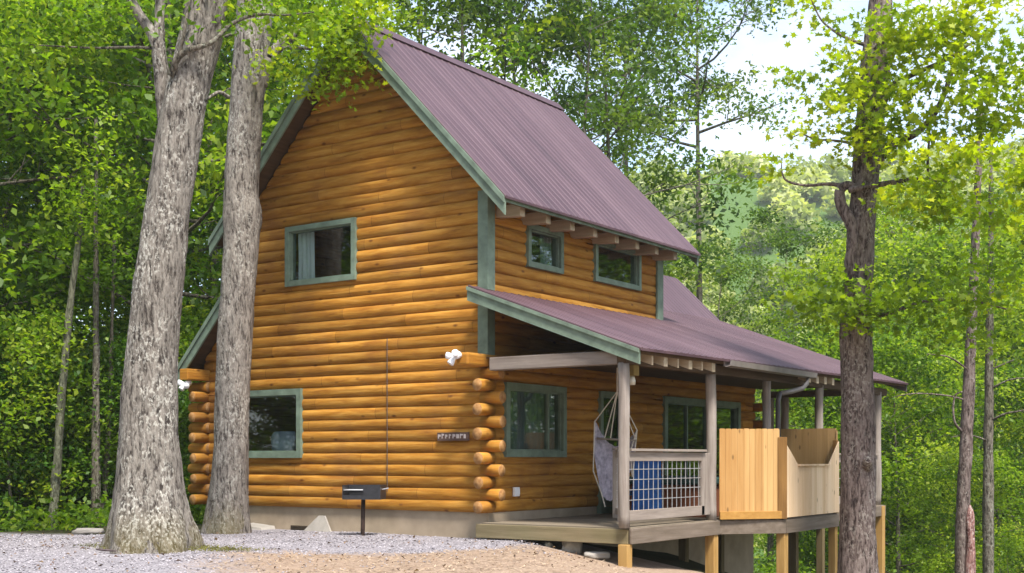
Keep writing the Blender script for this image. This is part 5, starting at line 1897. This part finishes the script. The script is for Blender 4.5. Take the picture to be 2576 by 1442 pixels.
def scatter_straw():
    r = random.Random(10)
    mb = MB()
    n = 0
    while n < 9000:
        w = r.uniform(12.8, 18.8); l = r.uniform(-4.2, 5.0)
        x, y = view_xy(l, w)
        if y > -0.4: continue
        w_, l_, straw = gravel_mask(x, y)
        n += 1
        if not straw: continue
        z = ground_z(x, y) + 0.03 * noise.noise(Vector((x * 0.6, y * 0.6, 0.3))) + 0.006
        a = r.uniform(0, 6.28); ln = r.uniform(0.03, 0.10); wd = r.uniform(0.004, 0.011)
        d = Vector((math.cos(a), math.sin(a), r.uniform(-0.05, 0.25))) * ln
        s = Vector((-math.sin(a), math.cos(a), 0)) * wd
        p = Vector((x, y, z))
        mb.add([p - s, p + s, p + d + s * 0.5, p + d - s * 0.5], [(0, 1, 2, 3)])
    o = mb.build('straw', M['straw'], fix=False)
    tag(o, 'dry straw and wood chips strewn over the near ground', 'straw', kind='stuff')


scatter_stones()
scatter_straw()


def undergrowth():
    r = np.random.default_rng(77)
    cl = []
    for _ in range(900):
        w = r.uniform(21.2, 44); l = r.uniform(-0.46 * w, -0.22 * w)
        x, y = view_xy(l, w)
        if x > -7.4 and y > -2.0: continue
        cl.append((x, y, ground_z(x, y) + r.uniform(0.02, 0.35), r.uniform(0.5, 1.2)))
    for _ in range(700):
        w = r.uniform(24, 50); l = r.uniform(0.20 * w, 0.50 * w)
        x, y = view_xy(l, w)
        if x < 5.0 and y < 13: continue
        cl.append((x, y, ground_z(x, y) + r.uniform(0.02, 0.5), r.uniform(0.6, 1.4)))
    C, S, T = cluster_leaves(cl, r, 34, 0.7, 0.13, flat=0.45, tone_mu=0.4)
    o = bpy.data.objects.new('undergrowth', leaf_mesh('undergrowth', C, S, T, M['leaf_forest'], rng=r))
    COL.objects.link(o)
    tag(o, 'low leafy undergrowth on the forest floor', 'undergrowth', kind='stuff')
undergrowth()

# ------------------------------------------------------------------ air
hz = bpy.data.materials.new('thin_haze')
hz.use_nodes = True
ht = hz.node_tree
for n_ in list(ht.nodes):
    ht.nodes.remove(n_)
ho = N(ht, 'ShaderNodeOutputMaterial')
hv = N(ht, 'ShaderNodeVolumePrincipled')
hv.inputs['Color'].default_value = (0.93, 0.96, 0.90, 1)
hv.inputs['Density'].default_value = 0.0005
hv.inputs['Anisotropy'].default_value = 0.2
L(ht, hv.outputs[0], ho.inputs['Volume'])
mb = MB()
mb.box(-480, 480, -480, 480, -22, 115)
hzo = mb.build('haze', hz, loc=(0, 0, 0))
tag(hzo, kind='stuff')
hzo['label'] = 'thin pale summer haze over the valley'
hzo['category'] = 'haze'


def moss_patch():
    r = np.random.default_rng(8)
    cl = []
    for x, y, d in ((510, 1384, 16.9), (535, 1387, 16.8), (560, 1390, 16.7), (590, 1391, 16.6), (620, 1392, 16.6), (500, 1378, 17.1), (545, 1392, 16.6), (250, 1352, 17.4), (285, 1362, 17.0)):
        p = at(x, y, d)
        for k in range(4):
            a, b = p.x + r.normal() * 0.10, p.y + r.normal() * 0.10
            cl.append((a, b, ground_z(a, b) + 0.035, r.uniform(0.5, 1.0)))
    C, S, T = cluster_leaves(cl, r, 60, 0.22, 0.035, flat=0.18, tone_mu=0.5)
    o = bpy.data.objects.new('moss', leaf_mesh('moss', C, S, T, M['moss'], aspect=0.3, rng=r, up=0.2))
    COL.objects.link(o)
    tag(o, 'yellow green moss and grass tufts at the foot of the big leaning oak', 'moss', kind='stuff')


def fallen_leaves():
    r = np.random.default_rng(18)
    P, S, T = [], [], []
    while len(P) < 420:
        w, l = r.uniform(12.9, 20.2), r.uniform(-8.5, 4.0)
        x, y = view_xy(l, w)
        if y > -0.3 or x > 3: continue
        P.append((x, y, ground_z(x, y) + 0.03)); S.append(r.uniform(0.03, 0.075)); T.append(r.uniform(0, 1))
    o = bpy.data.objects.new('fallen_leaves', leaf_mesh('fallen_leaves', np.array(P), np.array(S), np.array(T), M['litter'], rng=r, up=2.2, curl=0.25))
    COL.objects.link(o)
    tag(o, 'scattered brown fallen leaves on the gravel and straw', 'leaves', kind='stuff')


moss_patch()
fallen_leaves()
